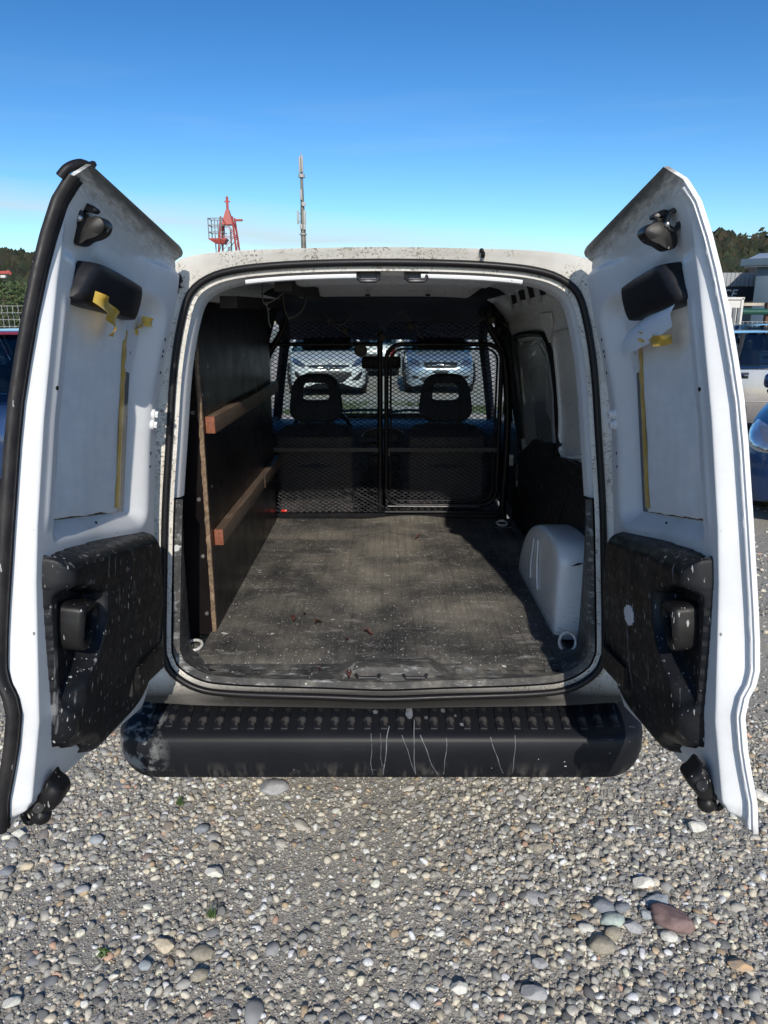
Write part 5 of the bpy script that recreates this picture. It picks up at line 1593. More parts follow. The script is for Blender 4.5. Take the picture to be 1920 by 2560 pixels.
pts = np.concatenate([gravel_points(27000, -.85, .8, 1.6, .0022, .0050, 1.3, False), gravel_points(9000, .6, 3., 4., .004, .008, 1.3, False), gravel_points(2600, .6, 3.6, 4.5, .008, .017, 1.5), gravel_points(1500, 3., 9., 7., .012, .022, 1.5)])
g2 = stones_mesh('gravel_grit', pts, 1, (.5, .9)); tag(g2, kind='stuff')

# three small weeds
gm = simple('weed_green', (.07, .12, .03), .6, 0, .4, 60)
for (px, py, n_, h, lb) in ((449, 2011, 40, .022, 'small green grass tuft in the gravel left of the bumper shadow'), (527, 2292, 40, .024, 'grass tuft with grey blades near the middle of the left foreground'), (257, 2383, 16, .010, 'flat leafy weed in the lower left gravel')):
    p = at(px, py, Z=0.); m = MB(); rs = random.Random(px)
    for _ in range(n_):
        a = rs.uniform(0, 6.28); L_ = h * rs.uniform(.5, 1.2); rr_ = rs.uniform(.3, 1.) * L_ * (1.8 if n_ < 20 else 1); bx, by = p[0] + rs.gauss(0, .006), p[1] + rs.gauss(0, .006)
        w = .0012 if n_ > 20 else .005
        ex_, ey_ = math.cos(a), math.sin(a)
        c_ = [(0, 0), (.4, .6), (.8, .95), (1.2, .9 if n_ > 20 else .5)]
        m.grid(np.array([[(bx + ex_ * rr_ * u * .8 - ey_ * w * k * (1.1 - u * .8), by + ey_ * rr_ * u * .8 + ex_ * w * k * (1.1 - u * .8), h_ * L_) for k in (-1, 1)] for u, h_ in c_]))
    tag(m.build('weed', gm, None, 60), lb, 'weed', 'weeds growing in the gravel')
# ------------------------------------------------------------------ hills with woods
q = NT('wooded_hill_soil'); q.set(1, 0, .1); v = q.coords()
q.base(q.ramp(q.noise(v, .05, 6), [(.35, (.045, .055, .03)), (.7, (.09, .085, .05))])); hillM = q.m
q = NT('autumn_forest'); q.set(1, 0, .1); oi = q.n('Attribute'); oi.attribute_name = 'tone'
v = q.coords(); q.base(q.mix(q.mrange(q.noise(v, .9, 4), .35, .65, 0, .5), oi.outputs['Color'], (.03, .04, .02))); forestM = q.m
def ridge(name, pts, depth, label):
    """pts: (x, y, height) along the crest; ground falls off towards the viewer"""
    m = MB(); rows = []
    P_ = spline(np.array(pts, float), 60)
    for x, y, h in P_:
        d_ = math.hypot(x, y); ux, uy = x / d_, y / d_
        rows.append([(x - ux * depth * (1 - t) + (0 if t < 1.01 else 0), y - uy * depth * (1 - t), h * math.sin(min(t, 1) * math.pi / 2) ** 1.15 if t <= 1 else h * (1 - (t - 1)) ) for t in np.linspace(-.05, 1.4, 16)])
    m.grid(np.array(rows)); o = m.build(name, hillM, None, 60); tag(o, label, kind='structure'); return P_, depth
def forest(name, ridges, n, rmin, rmax, pal):
    V_, F_ = ico(1)
    C_ = []; T_ = []
    for P_, depth in ridges:
        for _ in range(n):
            while True:
                i = random.random() * (len(P_) - 1.001); k = int(i); f = i - k
                x, y, h = P_[k] * (1 - f) + P_[k + 1] * f
                px_ = 960 + x / (y + 2) * 1820
                if -260 < px_ < 130 or 1380 < px_ < 2180: break
            t = 1 - .96 * random.random() ** 1.6
            d_ = math.hypot(x, y); hh = h * math.sin(t * math.pi / 2) ** 1.15
            r_ = random.uniform(rmin, rmax)
            C_.append((x - x / d_ * depth * (1 - t), y - y / d_ * depth * (1 - t), hh + r_ * .55, r_)); T_.append(pal[random.randrange(len(pal))])
    C_ = np.array(C_); n = len(C_); nv = len(V_)
    sc_ = np.stack([C_[:, 3] * RNG.uniform(.7, 1.1, n), C_[:, 3] * RNG.uniform(.7, 1.1, n), C_[:, 3] * RNG.uniform(.8, 1.5, n)], 1)
    B = V_[None] * sc_[:, None, :] * RNG.uniform(.72, 1.22, (n, nv, 1)) + C_[:, None, :3]
    FF = (F_[None] + (np.arange(n) * nv)[:, None, None]).reshape(-1, 3)
    me = bpy.data.meshes.new(name); me.from_pydata(B.reshape(-1, 3).tolist(), [], FF.tolist())
    a_ = me.attributes.new('tone', 'FLOAT_COLOR', 'POINT'); cl = np.array(T_) * RNG.uniform(.7, 1.25, (n, 1))
    a_.data.foreach_set('color', np.repeat(np.c_[cl, np.ones(n)], nv, 0).astype(np.float32).ravel())
    me.materials.append(forestM); o = bpy.data.objects.new(name, me); col.objects.link(o); return o
AUT = [(.032, .040, .026), (.040, .045, .028), (.048, .042, .030), (.026, .034, .026), (.055, .044, .030), (.036, .034, .030)]  # tree tones muted, distance haze mixed into the colours
def far(px, py, d_):
    p = at(px, py, Y=d_); return tuple(p)
lp = [far(-420, 560, 330), far(-200, 590, 320), far(0, 655, 300), far(75, 665, 300), far(180, 700, 300), far(420, 745, 320)]
rp = [far(1440, 690, 330), far(1560, 650, 320), far(1700, 620, 310), far(1800, 614, 300), far(1860, 632, 300), far(1925, 628, 300), far(2150, 600, 320), far(2400, 640, 330)]
RL = ridge('hill', lp, 170, 'wooded hill on the left with dark autumn trees'); RR_ = ridge('hill', rp, 170, 'wooded hill behind the sheds on the right')
tag(forest('forest', [RL, RR_], 6000, 1.1, 2.5, AUT), kind='stuff')
barkM = simple('bark', (.07, .055, .04), .9, 0, .3, 20)
def tree(x, y, h, w, tone, label, conifer=False, n=420):
    t = thing('conifer_tree' if conifer else 'leafy_tree', label, 'tree', (x, y, 0), 'trees beyond the yard')
    m = MB(); m.tube([(x, y, 0), (x + .05, y, h * .45), (x, y, h * .85)], [h * .022, h * .015, h * .004], 7)
    for k in range(5):
        a = k * 2.4; m.tube([(x, y, h * (.3 + .1 * k)), (x + math.cos(a) * w * .5, y + math.sin(a) * w * .5, h * (.45 + .1 * k))], [h * .008, h * .002], 5)
    m.build('trunk', barkM, t)
    m = MB(); rs = random.Random(int(x * 31 + y))
    for _ in range(n):
        u = rs.random()
        if conifer: zc = h * (.12 + .88 * u); rr_ = w * (1 - u) * rs.uniform(.3, 1)
        else: zc = h * (.25 + .75 * u); rr_ = w * math.sqrt(max(0.02, 1 - ((u - .45) / .6) ** 2)) * rs.uniform(.3, 1) ** .6
        a = rs.uniform(0, 6.28); c_ = Vector((x + rr_ * math.cos(a), y + rr_ * math.sin(a), zc)); s_ = h * rs.uniform(.018, .045)
        for _k in range(3):
            d1 = Vector((rs.gauss(0, 1), rs.gauss(0, 1), rs.gauss(0, .6))).normalized() * s_; d2 = d1.orthogonal().normalized() * s_ * .7
            cc_ = c_ + Vector((rs.gauss(0, 1), rs.gauss(0, 1), rs.gauss(0, 1))) * s_
            m.add([cc_ - d1, cc_ + d2, cc_ + d1, cc_ - d2], [(0, 1, 2, 3)])
    m.build('crown', simple('foliage_' + str(abs(int(x * 10 + y))), tone, .8, 0, .45, 1.5), t, 0, fix=False)
p = far(8, 740, 48); tree(p[0], 48, 4.1, 2.4, (.055, .085, .03), 'broad green tree behind the mesh fence at the left edge')
p = far(48, 770, 52); tree(p[0], 52, 3.3, 1.5, (.11, .10, .04), 'yellowing bush tree beside the broad green tree at left')
for px, py, h in ((1906, 590, 9), (1889, 606, 7), (1858, 605, 6.5)):
    p = far(px, py, 290); tree(p[0], 290, p[2] + 1, 1.3 * h / 6, (.05, .06, .03), {9: 'tallest pointed conifer on the right hilltop', 7: 'conifer just left of the tallest one on the right hilltop', 6.5: 'smallest conifer standing out on the right hilltop'}[h], True, 260)

# ------------------------------------------------------------------ red lattice tower, antenna mast, red crane
redM = simple('red_tower_paint', (.36, .065, .055), .5, 0, .2, 3)
greyM = simple('galvanised_tower_steel', (.16, .165, .17), .5, .4, .2, 3)
YT = 40.
tw = thing('lattice_tower', 'red steel lattice tower with a railed side platform behind the van roof', 'tower', (-8.62, YT, 0))
zt, zb = 7.15, 0.
leg_at = lambda sx_, sy_, z: (-8.60 + sx_ * (1.02 - .098 * z) * .98, YT + sy_ * (1.02 - .098 * z), z)
for sx_ in (-1, 1):
    for sy_ in (-1, 1):
        m = MB(); m.beam(leg_at(sx_, sy_, 0), leg_at(sx_, sy_, zt), .075, .075); m.build('leg', redM, tw)
for k in range(7):
    z0_, z1_ = zt * k / 7, zt * (k + 1) / 7
    for ax in ((-1, -1, 1, -1), (-1, 1, 1, 1), (-1, -1, -1, 1), (1, -1, 1, 1)):
        a, b = (ax[0], ax[1]), (ax[2], ax[3])
        m = MB(); m.beam(leg_at(*a, z0_), leg_at(*b, z0_), .032, .032); m.beam(leg_at(*(a if k % 2 else b), z0_), leg_at(*(b if k % 2 else a), z1_), .032, .032); m.build('brace', redM, tw)
m = MB(); m.prism([(-8.90, YT - .30, 6.75), (-8.28, YT - .30, 6.75), (-8.28, YT + .30, 6.75), (-8.90, YT + .30, 6.75)], [(-8.66, YT - .1, 7.55), (-8.50, YT - .1, 7.55), (-8.50, YT + .1, 7.55), (-8.66, YT + .1, 7.55)]); m.cyl((-8.58, YT, 7.4), (-8.58, YT, 8.2), .07, 8); m.box((-8.58, YT, 7.95), (.30, .08, .07)); m.box((-8.0, YT, 7.0), (.4, .3, .08)); m.build('tower_head', redM, tw)
m = MB(); m.box((-9.15, YT, 6.0), (.95, .8, .07)); m.prism([(-9.35, YT - .3, 5.8), (-8.8, YT - .3, 5.75), (-8.8, YT + .3, 5.75), (-9.35, YT + .3, 5.8)], [(-9.6, YT - .4, 5.97), (-8.7, YT - .4, 5.97), (-8.7, YT + .4, 5.97), (-9.6, YT + .4, 5.97)]); pf = m.build('platform', redM, tw)
m = MB()
for x in (-9.6, -9.25, -8.9): m.beam((x, YT - .4, 6.0), (x, YT - .4, 7.05), .045, .045); m.beam((x, YT + .4, 6.0), (x, YT + .4, 7.05), .045, .045)
for z in (6.35, 6.7, 7.05): m.beam((-9.6, YT - .4, z), (-8.75, YT - .4, z), .04, .04); m.beam((-9.6, YT + .4, z), (-8.75, YT + .4, z), .04, .04); m.beam((-9.6, YT - .4, z), (-9.6, YT + .4, z), .04, .04)
m.build('railing', greyM, pf)
m = MB()
for x in (-9.38, -8.98): m.beam((x, YT + .2, 0), (x + .0, YT + .2, 6.0), .05, .05)
for k in range(12): m.beam((-9.38, YT + .2, .4 + .45 * k), (-8.98, YT + .2, .4 + .45 * k), .035, .035)
m.build('ladder', greyM, tw)
m = MB(); m.tube([(-8.45, YT - .1, 0), (-8.45, YT - .1, 6.5)], .05, 6); m.rbox((-8.55, YT - .3, 5.95 - .6), (.14, .14, .5), .03); m.build('cable_run', greyM, tw)

YM = 60.
ms = thing('antenna_mast', 'tall thin grey mobile phone mast with panel antennas behind the van roof', 'mast', (-6.6, YM, 0))
mastM = simple('weathered_mast', (.17, .165, .14), .6, .3, .3, 2); panM = simple('antenna_panel', (.34, .35, .34), .5, 0, .1)
m = MB(); m.tube([(-6.6, YM, 0), (-6.6, YM, 9.6), (-6.6, YM, 11.5), (-6.6, YM, 14.2)], [.22, .19, .13, .09], 10); m.build('pole', mastM, ms)
m = MB(); m.tube([(-6.38, YM - .1, 0), (-6.40, YM - .1, 9.6)], .03, 5)
for k in range(18): m.beam((-6.6, YM - .1, 3 + .38 * k), (-6.38, YM - .1, 3 + .38 * k), .02, .02)
m.build('climbing_rail', mastM, ms)
for (x, z0_, z1_, w) in ((-6.70, 13.05, 14.25, .16), (-6.50, 13.1, 14.35, .16), (-6.66, 11.05, 11.85, .18), (-6.95, 9.25, 10.25, .17), (-6.42, 9.2, 10.3, .20), (-6.72, 8.85, 9.25, .2), (-6.45, 8.8, 9.25, .2)):
    m = MB(); m.rbox((x, YM - .25, (z0_ + z1_) / 2), (w, .14, z1_ - z0_), .05); pn = m.build('antenna', panM, ms)
    m = MB(); m.beam((x, YM - .2, z0_ + .2), (-6.6, YM, z0_ + .2), .04, .04); m.beam((x, YM - .2, z1_ - .2), (-6.6, YM, z1_ - .2), .04, .04); m.build('bracket', mastM, pn)
m = MB(); m.cyl((-6.6, YM, 12.75), (-6.6, YM, 13.0), .27, 12); m.cyl((-6.6, YM, 8.45), (-6.6, YM, 8.55), .3, 12); m.cyl((-6.6, YM, 14.2), (-6.6, YM, 14.6), .03, 6); m.cyl((-6.46, YM - .2, 10.75), (-6.46, YM - .34, 10.75), .16, 12); m.build('collar', panM, ms)

p = far(12, 682, 150)
cr_ = thing('loader_crane', 'small red crane jib with a pale cab far away below the left hill', 'crane', (p[0], 150, 0))
m = MB(); m.beam((p[0] - 3, 150, p[2]), (p[0] + 1.2, 150, p[2] + .1), .5, .55); m.beam((p[0] + .6, 150, p[2] + .45), (p[0] + 1.3, 150, p[2] - .3), .4, .4); m.build('jib', redM, cr_)
m = MB(); m.tube([(p[0] - .4, 150.3, 0), (p[0] - .4, 150.3, p[2])], .18, 6); m.build('post', greyM, cr_)
m = MB(); m.rbox((p[0] - .25, 149.8, p[2] - .75), (1.0, .8, .55), .1); m.build('cab', simple('pale_cab', (.6, .58, .55), .5), cr_)

# ------------------------------------------------------------------ sheds, sign, white box trailer, fences on the right
def shed_panels(t, x0, x1, y, z0, z1, pitch, mat, parent):
    n_ = max(2, int(abs(x1 - x0) / pitch))
    base = None
    for k in range(n_):
        a = x0 + (x1 - x0) * k / n_; b = x0 + (x1 - x0) * (k + 1) / n_
        m = MB(); m.rbox(((a + b) / 2, y, (z0 + z1) / 2), (abs(b - a) * .985, .06, z1 - z0), .015); m.build('cladding_panel', mat, parent)
bl = thing('blue_grey_shed', 'blue grey clad industrial shed with a shallow roof at the right edge', 'building', (17.6, 35, 0))
cladM = simple('blue_grey_cladding', (.075, .115, .155), .45, .1, .1, .5)
m = MB(); m.box((25.6, 41, 2.05), (15.4, 11.9, 4.1)); m.build('wall', cladM, bl)
shed_panels(bl, 17.85, 33.3, 34.98, 2.45, 4.18, .72, cladM, bl); shed_panels(bl, 17.85, 33.3, 34.98, 0, 2.43, .72, cladM, bl)
roofM = simple('pale_metal_roof', (.42, .44, .46), .4, .3, .1, .3)
m = MB(); m.prism([(17.3, 34.5, 4.17), (17.3, 47.5, 4.17), (17.3, 47.5, 4.45), (17.3, 41, 5.3), (17.3, 34.5, 4.48)], [(34, 34.5, 4.17), (34, 47.5, 4.17), (34, 47.5, 4.45), (34, 41, 5.3), (34, 34.5, 4.48)]); rf = m.build('roof', roofM, bl, 20)
m = MB(); m.rbox((25.6, 34.42, 4.38), (16.9, .16, .34), .03); m.build('fascia', cladM, rf)
for k in range(12):
    x = 18.2 + 1.3 * k; m = MB(); m.beam((x, 34.6, 4.55), (x, 41, 5.34), .08, .06); m.build('roof_seam', roofM, rf)
bl.location = (18.1, 35, 0); bl.rotation_euler = (0, 0, R(-32))
sh = thing('low_workshop', 'low workshop with a ribbed pale metal parapet and a dark sign band', 'building', (18.5, 42, 0))
m = MB(); m.box((18.6, 44, 1.6), (6.4, 4, 3.2)); m.build('wall', simple('pale_workshop_wall', (.38, .38, .36), .7), sh)
p0 = at(1810, 694, Y=42); 
pm = simple('ribbed_parapet', (.45, .47, .49), .4, .3, .1, .3)
m = MB(); m.box((18.6, 41.96, 4.0), (6.4, .06, .75)); pp = m.build('parapet', pm, sh)
for k in range(26): m = MB(); m.box((15.6 + .24 * k, 41.90, 4.0), (.09, .06, .75)); m.build('rib', pm, pp)
m = MB(); m.box((18.6, 41.86, 3.2), (6.4, .10, .82)); band = m.build('sign_band', simple('dark_sign_band', (.035, .037, .04), .5), sh)
def letters(text, x0, y, z0, size, mat, parent, shear=.25):
    c_ = bpy.data.curves.new('sign_text', 'FONT'); c_.body = text; c_.size = size; c_.shear = shear; c_.extrude = .012; c_.offset = .012; c_.space_character = 1.12
    o = bpy.data.objects.new('sign_text', c_); col.objects.link(o)
    bpy.context.view_layer.update()
    dg = bpy.context.evaluated_depsgraph_get(); me = bpy.data.meshes.new_from_object(o.evaluated_get(dg))
    bpy.data.objects.remove(o)
    me.transform(Matrix.Translation((x0, y, z0)) @ Matrix.Rotation(R(90), 4, 'X'))
    me.materials.append(mat); b_ = bpy.data.objects.new('sign_lettering', me); col.objects.link(b_); adopt(b_, parent); return b_
letters('OCE', 19.30, 41.79, 2.97, .66, simple('white_lettering', (.75, .75, .74), .5, 0, 0), band)
wb = thing('white_container', 'white box container standing behind the fence on the right', 'container', (12.6, 26, 0))
wm = simple('white_container_paint', (.62, .60, .56), .5, 0, .1, 1)
m = MB(); m.box((12.45, 27.5, 1.55), (2.1, 3., 1.85)); m.build('body', wm, wb)
m = MB()
for a in ((11.42, 12.05 + 1.5, 2.46, .06),): m.box((12.47, 25.97, 2.45), (2.16, .08, .08)); m.box((13.49, 25.97, 1.55), (.08, .08, 1.8))
m.build('frame', wm, wb)
for x in (11.7, 12.75): m = MB(); m.box((x, 26.2, .31), (.2, .4, .62)); m.build('support', greyM, wb)
# rusty rail with green pipe and blue drums beyond
pr_ = thing('pipe_rack', 'green pipe carried on rusty brown posts in front of the blue grey shed', 'pipe rack', (15.6, 30, 0))
rust = simple('rusty_post', (.10, .05, .035), .8, 0, .3, 3)
for x in (14.9, 16.6, 18.3): m = MB(); m.box((x, 30, 1.2), (.22, .22, 2.4)); m.build('post', rust, pr_)
m = MB(); m.tube([(13.9, 29.8, 2.02), (20, 29.8, 2.02)], .13, 10); m.build('pipe', simple('green_pipe', (.012, .075, .055), .4), pr_)
m = MB(); m.box((17, 30.3, 2.33), (6.5, .3, .12)); m.build('rail', simple('weathered_beam', (.40, .34, .27), .8, 0, .3, 2), pr_)
m = MB(); m.box((17, 31, .7), (6.4, .3, 1.4)); m.build('back_panel', simple('blue_grey_sheet', (.12, .15, .18), .6), pr_)
wireM = simple('fence_wire', (.40, .41, .40), .5, .3, .1)
def fence(name, xa, xb, y, h, label, lean=0.):
    t = thing(name, label, 'fence', (xa, y, 0))
    n_ = int(abs(xb - xa) / .14)
    m = MB()
    for k in range(n_ + 1):
        x = xa + (xb - xa) * k / n_
        m.tube([(x, y, .05), (x, y, h - .28), (x + .0, y - .05, h - .22), (x, y, h - .14), (x, y, h)], .006, 4)
    w_ = m.build('upright_wires', wireM, t); w_['kind'] = 'stuff'
    for k in range(int(h / .16)):
        z = .1 + (h - .12) * k / (int(h / .16) - 1)
        m = MB(); m.beam((xa, y - .008, z), (xb, y - .008, z), .010, .010); m.build('rail_wire', wireM, t)
    for k in range(int(abs(xb - xa) / 2.5) + 1):
        x = xa + (2.5 if xb > xa else -2.5) * k
        m = MB(); m.box((x, y + .04, h / 2 + .02), (.06, .05, h + .04)); m.build('post', greyM, t)
fence('mesh_fence', -16, -7.2, 17.5, 2.02, 'pale welded mesh fence behind the parked cars at the left edge')
fence('mesh_fence', 9.3, 18, 20, 1.62, 'welded mesh fence with paired posts in front of the white container')
for x, lb in ((9.98, 'first'), (10.27, 'second')):
    pass
dp = thing('fence_post_pair', 'two tall grey steel posts standing close together before the white container', 'posts', (10.1, 19.9, 0))
for px in (1834, 1846):
    a = at(px + 2, 770, Y=19.9); m = MB(); m.box((a[0], 19.9, 1.0), (.09, .07, 2.0)); m.build('post', greyM, dp)

# ------------------------------------------------------------------ cars
MT['tail'] = simple('red_lamp_glass', (.16, .008, .008), .2, 0, 0, 1, 0, 0, .5)
MT['lampglass'] = simple('headlamp_reflector', (.55, .58, .62), .12, .85, .2, 9)
MT['carplastic'] = simple('car_black_plastic', (.02, .021, .022), .5, 0, .2, 10)
MT['cabin'] = simple('dark_car_interior', (.025, .026, .03), .8, 0, .2, 5)
MT['dirtplate'] = simple('plate_holder', (.03, .03, .032), .5, 0, 0)
def car_paint(name, c, metal=.3): return simple(name, c, .24, metal, .04, 4, 0, 0, .9)
def make_car(name, label, paint_m, style):
    """a car about the origin, nose towards -Y"""
    L, W, H = style.get('L', 4.1), style.get('W', 1.70), style.get('H', 1.45)
    t = thing(name, label, 'car', (0, 0, 0), 'parked cars')
    del ROOT_AT[t.name]; ROOT_AT[t.name] = (0, 0, 0)
    hl = L / 2
    nose = style.get('nose', .0)
    #            y      halfw  zbot  zmid  zbelt   zdeck  crown
    S = [(-hl, .30, .30, .42, .52, .55, .56), (-hl + .03, .56, .22, .40, .58, .63, .645), (-hl + .12, .72, .19, .42, .64, .70, .725), (-hl + .30, .80, .18, .45, .71, .765, .79),
         (-hl + .62, .84, .18, .48, .80, .845, .87), (-hl + .95, .85, .18, .50, .87, .905, .935), (-hl + 1.18, .85, .18, .50, .91, .955, .985), (-hl + 1.6, .85, .18, .50, .93, .96, .97), (0, .85, .18, .50, .94, .96, .96), (hl - 1.0, .85, .18, .50, .95, .98, .98),
         (hl - .55, .84, .19, .50, .96, .99, 1.0), (hl - .25, .81, .22, .50, .94, .98, .99), (hl - .10, .74, .25, .48, .84, .90, .92), (hl - .02, .62, .28, .46, .66, .74, .76), (hl, .40, .32, .44, .56, .60, .62)]
    k = W / 1.70
    rows = []
    for y, w, zb_, zm, zk, zd, zc in S:
        w *= k
        half = [(w * .90, zb_), (w * .985, zb_ + .08), (w, zm), (w * .985, (zm + zk) / 2), (w * .95, zk), (w * .86, zk + (zd - zk) * .8), (w * .5, zd + (zc - zd) * .6), (0, zc)]
        rows.append([(-x, y, z) for x, z in half] + [(x, y, z) for x, z in half[-2::-1]])
    rows = np.array(rows)
    # finer sections
    G_ = np.stack([spline(rows[:, j], 64) for j in range(rows.shape[1])], 1)
    m = MB(); m.grid(G_); nv = G_.shape[1]
    m.f.append(tuple(range(nv))[::-1]); m.m.append(0); m.f.append(tuple(range(63 * nv, 64 * nv))); m.m.append(0)
    body = m.build('body', paint_m, t, 45)
    bm = bmesh.new(); bm.from_mesh(body.data); bvh = BVHTree.FromBMesh(bm); bm.free()
    # underside, arches, wheels
    m = MB(); m.rbox((0, 0, .24), (W * .88, L * .9, .14), .03); m.build('underbody', MT['carplastic'], t)
    for y in (-hl + .82, hl - .78):
        for sg in (-1, 1):
            a, b = MB(), MB(); wheel_parts(a, b, (sg * (W / 2 - .10), y, .30), .30, .19)
            b.v = [(sg * abs(1) * (v_[0] - sg * (W / 2 - .10)) * (1 if sg > 0 else -1) * sg + sg * (W / 2 - .10), v_[1], v_[2]) for v_ in b.v]
            w_ = a.build('wheel', MT['tyre'], t, 40); b.build('rim', MT['rim'], w_, 40)
            m = MB(); m.tube([(sg * (W / 2 + .004), y + .345 * math.cos(q1), .31 + .345 * math.sin(q1)) for q1 in np.linspace(-.15, math.pi + .15, 18)], .028, 6)
            m.prism([(sg * (W / 2 - .02), y + .335 * math.cos(q1), .31 + .335 * math.sin(q1)) for q1 in np.linspace(-.4, math.pi + .4, 20)], [(sg * (W / 2 + .002), y + .335 * math.cos(q1), .31 + .335 * math.sin(q1)) for q1 in np.linspace(-.4, math.pi + .4, 20)])
            m.build('wheel_arch', MT['carplastic'], t, 40)
    # cabin: roof, pillars, glass, seats
    yb0, yt0, yt1, yb1 = style.get('cab', (-hl + 1.12, -hl + 1.85, hl - .75, hl - .22))
    zb_, zr = .945, H - .04
    wb_, wt_ = W / 2 * .955, W / 2 * .70
    def cabp(u, v, sg):    # u along, v height 0..1
        y = (yb0 + (yb1 - yb0) * u) * (1 - v) + (yt0 + (yt1 - yt0) * u) * v
        return (sg * (wb_ + (wt_ - wb_) * v ** 1.15), y, zb_ + (zr - zb_) * v)
    m = MB()
    m.grid(np.array([[(wt_ * sx_, yt0 + (yt1 - yt0) * u, zr + (.055 * math.sin(math.pi * (.12 + .8 * u))) * (1 - .55 * sx_ * sx_)) for sx_ in np.linspace(-1, 1, 11)] for u in np.linspace(-.03, 1.03, 14)]))
    rf_ = m.build('roof', paint_m, t, 60)
    if style.get('stripe'):
        m = MB(); m.grid(np.array([[(wt_ * sx_, yt1 + .06 + dy, zr + .01 + dz) for sx_ in np.linspace(-.96, .96, 6)] for dy, dz in ((0, .022), (.05, .012), (.055, -.008), (.0, -.010))])); m.build('brake_light_strip', MT['tail'], t, 40)
    for sg in (-1, 1):
        for (u0, u1, w_) in ((0, 0, .055), (.40, .42, .05), (.74, .72, .05), (1, 1, .075)):
            m = MB(); m.tube([np.array(cabp(u0 + (u1 - u0) * v_, v_, sg)) for v_ in np.linspace(0, 1, 6)], w_ * .6, 6); m.build('pillar', paint_m if u0 in (0, 1) else MT['carplastic'], t)
        for (ua, ub) in ((.03, .385), (.435, .715), (.755, .965)):
            if ub > style.get('last', 1.): continue
            m = MB(); m.grid(np.array([[cabp(u, v_, sg) for v_ in (.03, .35, .7, .97)] for u in np.linspace(ua, ub, 4)])); m.build('side_window', MT['carglass'], t, 40)
        m = MB(); m.tube([np.array(cabp(u, .0, sg)) + np.array((sg * .01, 0, 0)) for u in np.linspace(0, 1, 12)], .016, 6); m.build('window_trim', MT['carplastic'] if not style.get('bright') else MT['chrome'], t)
        m = MB(); m.rbox((sg * (W / 2 + .07), yb0 + .52, 1.0), (.17, .10, .13), .04); m.build('door_mirror', paint_m, t)
        for u in (.36, .70):
            y = yb0 + (yb1 - yb0) * u
            h_ = bvh.ray_cast(Vector((sg * 3, y, .845)), Vector((-sg, 0, 0)))
            x = h_[0].x + sg * .004 if h_[0] else sg * W / 2
            m = MB(); m.rbox((x, y, .845), (.012, .20, .085), .005, n=2); hd = m.build('handle_recess', MT['carplastic'], t)
            m = MB(); m.tube([(x + sg * .006, y - .085, .845), (x + sg * .034, y - .05, .852), (x + sg * .034, y + .05, .852), (x + sg * .006, y + .085, .845)], .014, 6); m.build('handle', MT['chrome'], hd)
        for y0_ in (yb0 + .25, yb0 + (yb1 - yb0) * .41, yb0 + (yb1 - yb0) * .74):
            pl = []
            for z in np.linspace(.30, .93, 8):
                h_ = bvh.ray_cast(Vector((sg * 3, y0_, float(z))), Vector((-sg, 0, 0)))
                if h_[0]: pl.append(h_[0] + Vector((-sg * .001, 0, 0)))
            if len(pl) > 2: m = MB(); m.tube(pl, .005, 4); m.build('door_gap', MT['carplastic'], t)
        pl = []
        for y in np.linspace(-hl + .5, hl - .4, 14):
            h_ = bvh.ray_cast(Vector((sg * 3, float(y), .50)), Vector((-sg, 0, 0)))
            if h_[0]: pl.append(h_[0] + Vector((sg * .002, 0, 0)))
        m = MB(); m.tube(pl, .018, 6, flat=.5); m.build('rub_strip', MT['carplastic'] if not style.get('painted') else paint_m, t)
    def pane(y0_, y1_, nm):
        m = MB(); m.grid(np.array([[((wb_ + (wt_ - wb_) * v_) * sx_ * .97, (y0_ + (y1_ - y0_) * v_) - (.06 if y0_ < 0 else -.05) * (1 - sx_ * sx_), zb_ + .01 + (zr - zb_) * v_) for v_ in np.linspace(0, 1, 6)] for sx_ in np.linspace(-1, 1, 9)])); return m.build(nm, MT['carglass'], t, 40)
    pane(yb0 - .02, yt0, 'windscreen'); pane(yb1 + .02, yt1 + .02, 'rear_window')
    m = MB(); m.rbox((0, (yb0 + yb1) / 2, .90), (W * .86, (yb1 - yb0) * .9, .06), .02); m.build('cabin_floor', MT['cabin'], t)
    for sg in (-1, 1):
        for yy_ in (-.15, .75): m = MB(); m.rbox((sg * .36, yy_, 1.02), (.44, .14, .34), .05, Matrix.Rotation(R(-12), 3, 'X')); m.rbox((sg * .36, yy_ + .06, 1.25), (.24, .09, .15), .04); m.build('seat', MT['cabin'], t)
    m = MB(); m.tube([(-.35 + .17 * math.cos(a), yt0 - .35 + .04 * math.sin(a), 1.02 + .16 * math.sin(a)) for a in np.linspace(0, 6.28, 18, endpoint=False)], .014, 6, True); m.build('steering_wheel', MT['carplastic'], t)
    # parts laid on the front and back by dropping their outline onto the body
    def drop(nm, poly, mat, d_=-1, off=.006, th=.01, grow=1):
        pl = spline(np.array(poly, float), 40, True); c_ = pl.mean(0)
        rg = []
        for s_, o_ in ((1.0, -.006), (1.0, off), (.85, off + th * .6), (.5, off + th), (.02, off + th)):
            r_ = []
            for x, z in c_ + (pl - c_) * s_:
                h_ = bvh.ray_cast(Vector((x, d_ * 6, z)), Vector((0, -d_, 0)))
                y = h_[0].y if h_[0] else d_ * hl * .9
                r_.append((x, y + d_ * o_, z))
            rg.append(r_)
        m = MB(); m.grid(np.array(rg), cv=True); return m.build(nm, mat, t, 50)
    mir = lambda pl: [(-x, z) for x, z in pl]
    for pl in style['front_pairs']:
        nm, poly, mat = pl; drop(nm, poly, MT[mat]); drop(nm, mir(poly), MT[mat])
    for nm, poly, mat in style['front']: drop(nm, poly, MT[mat], th=.014)
    for nm, poly, mat in style.get('rear_pairs', ()): drop(nm, poly, MT[mat], 1); drop(nm, mir(poly), MT[mat], 1)
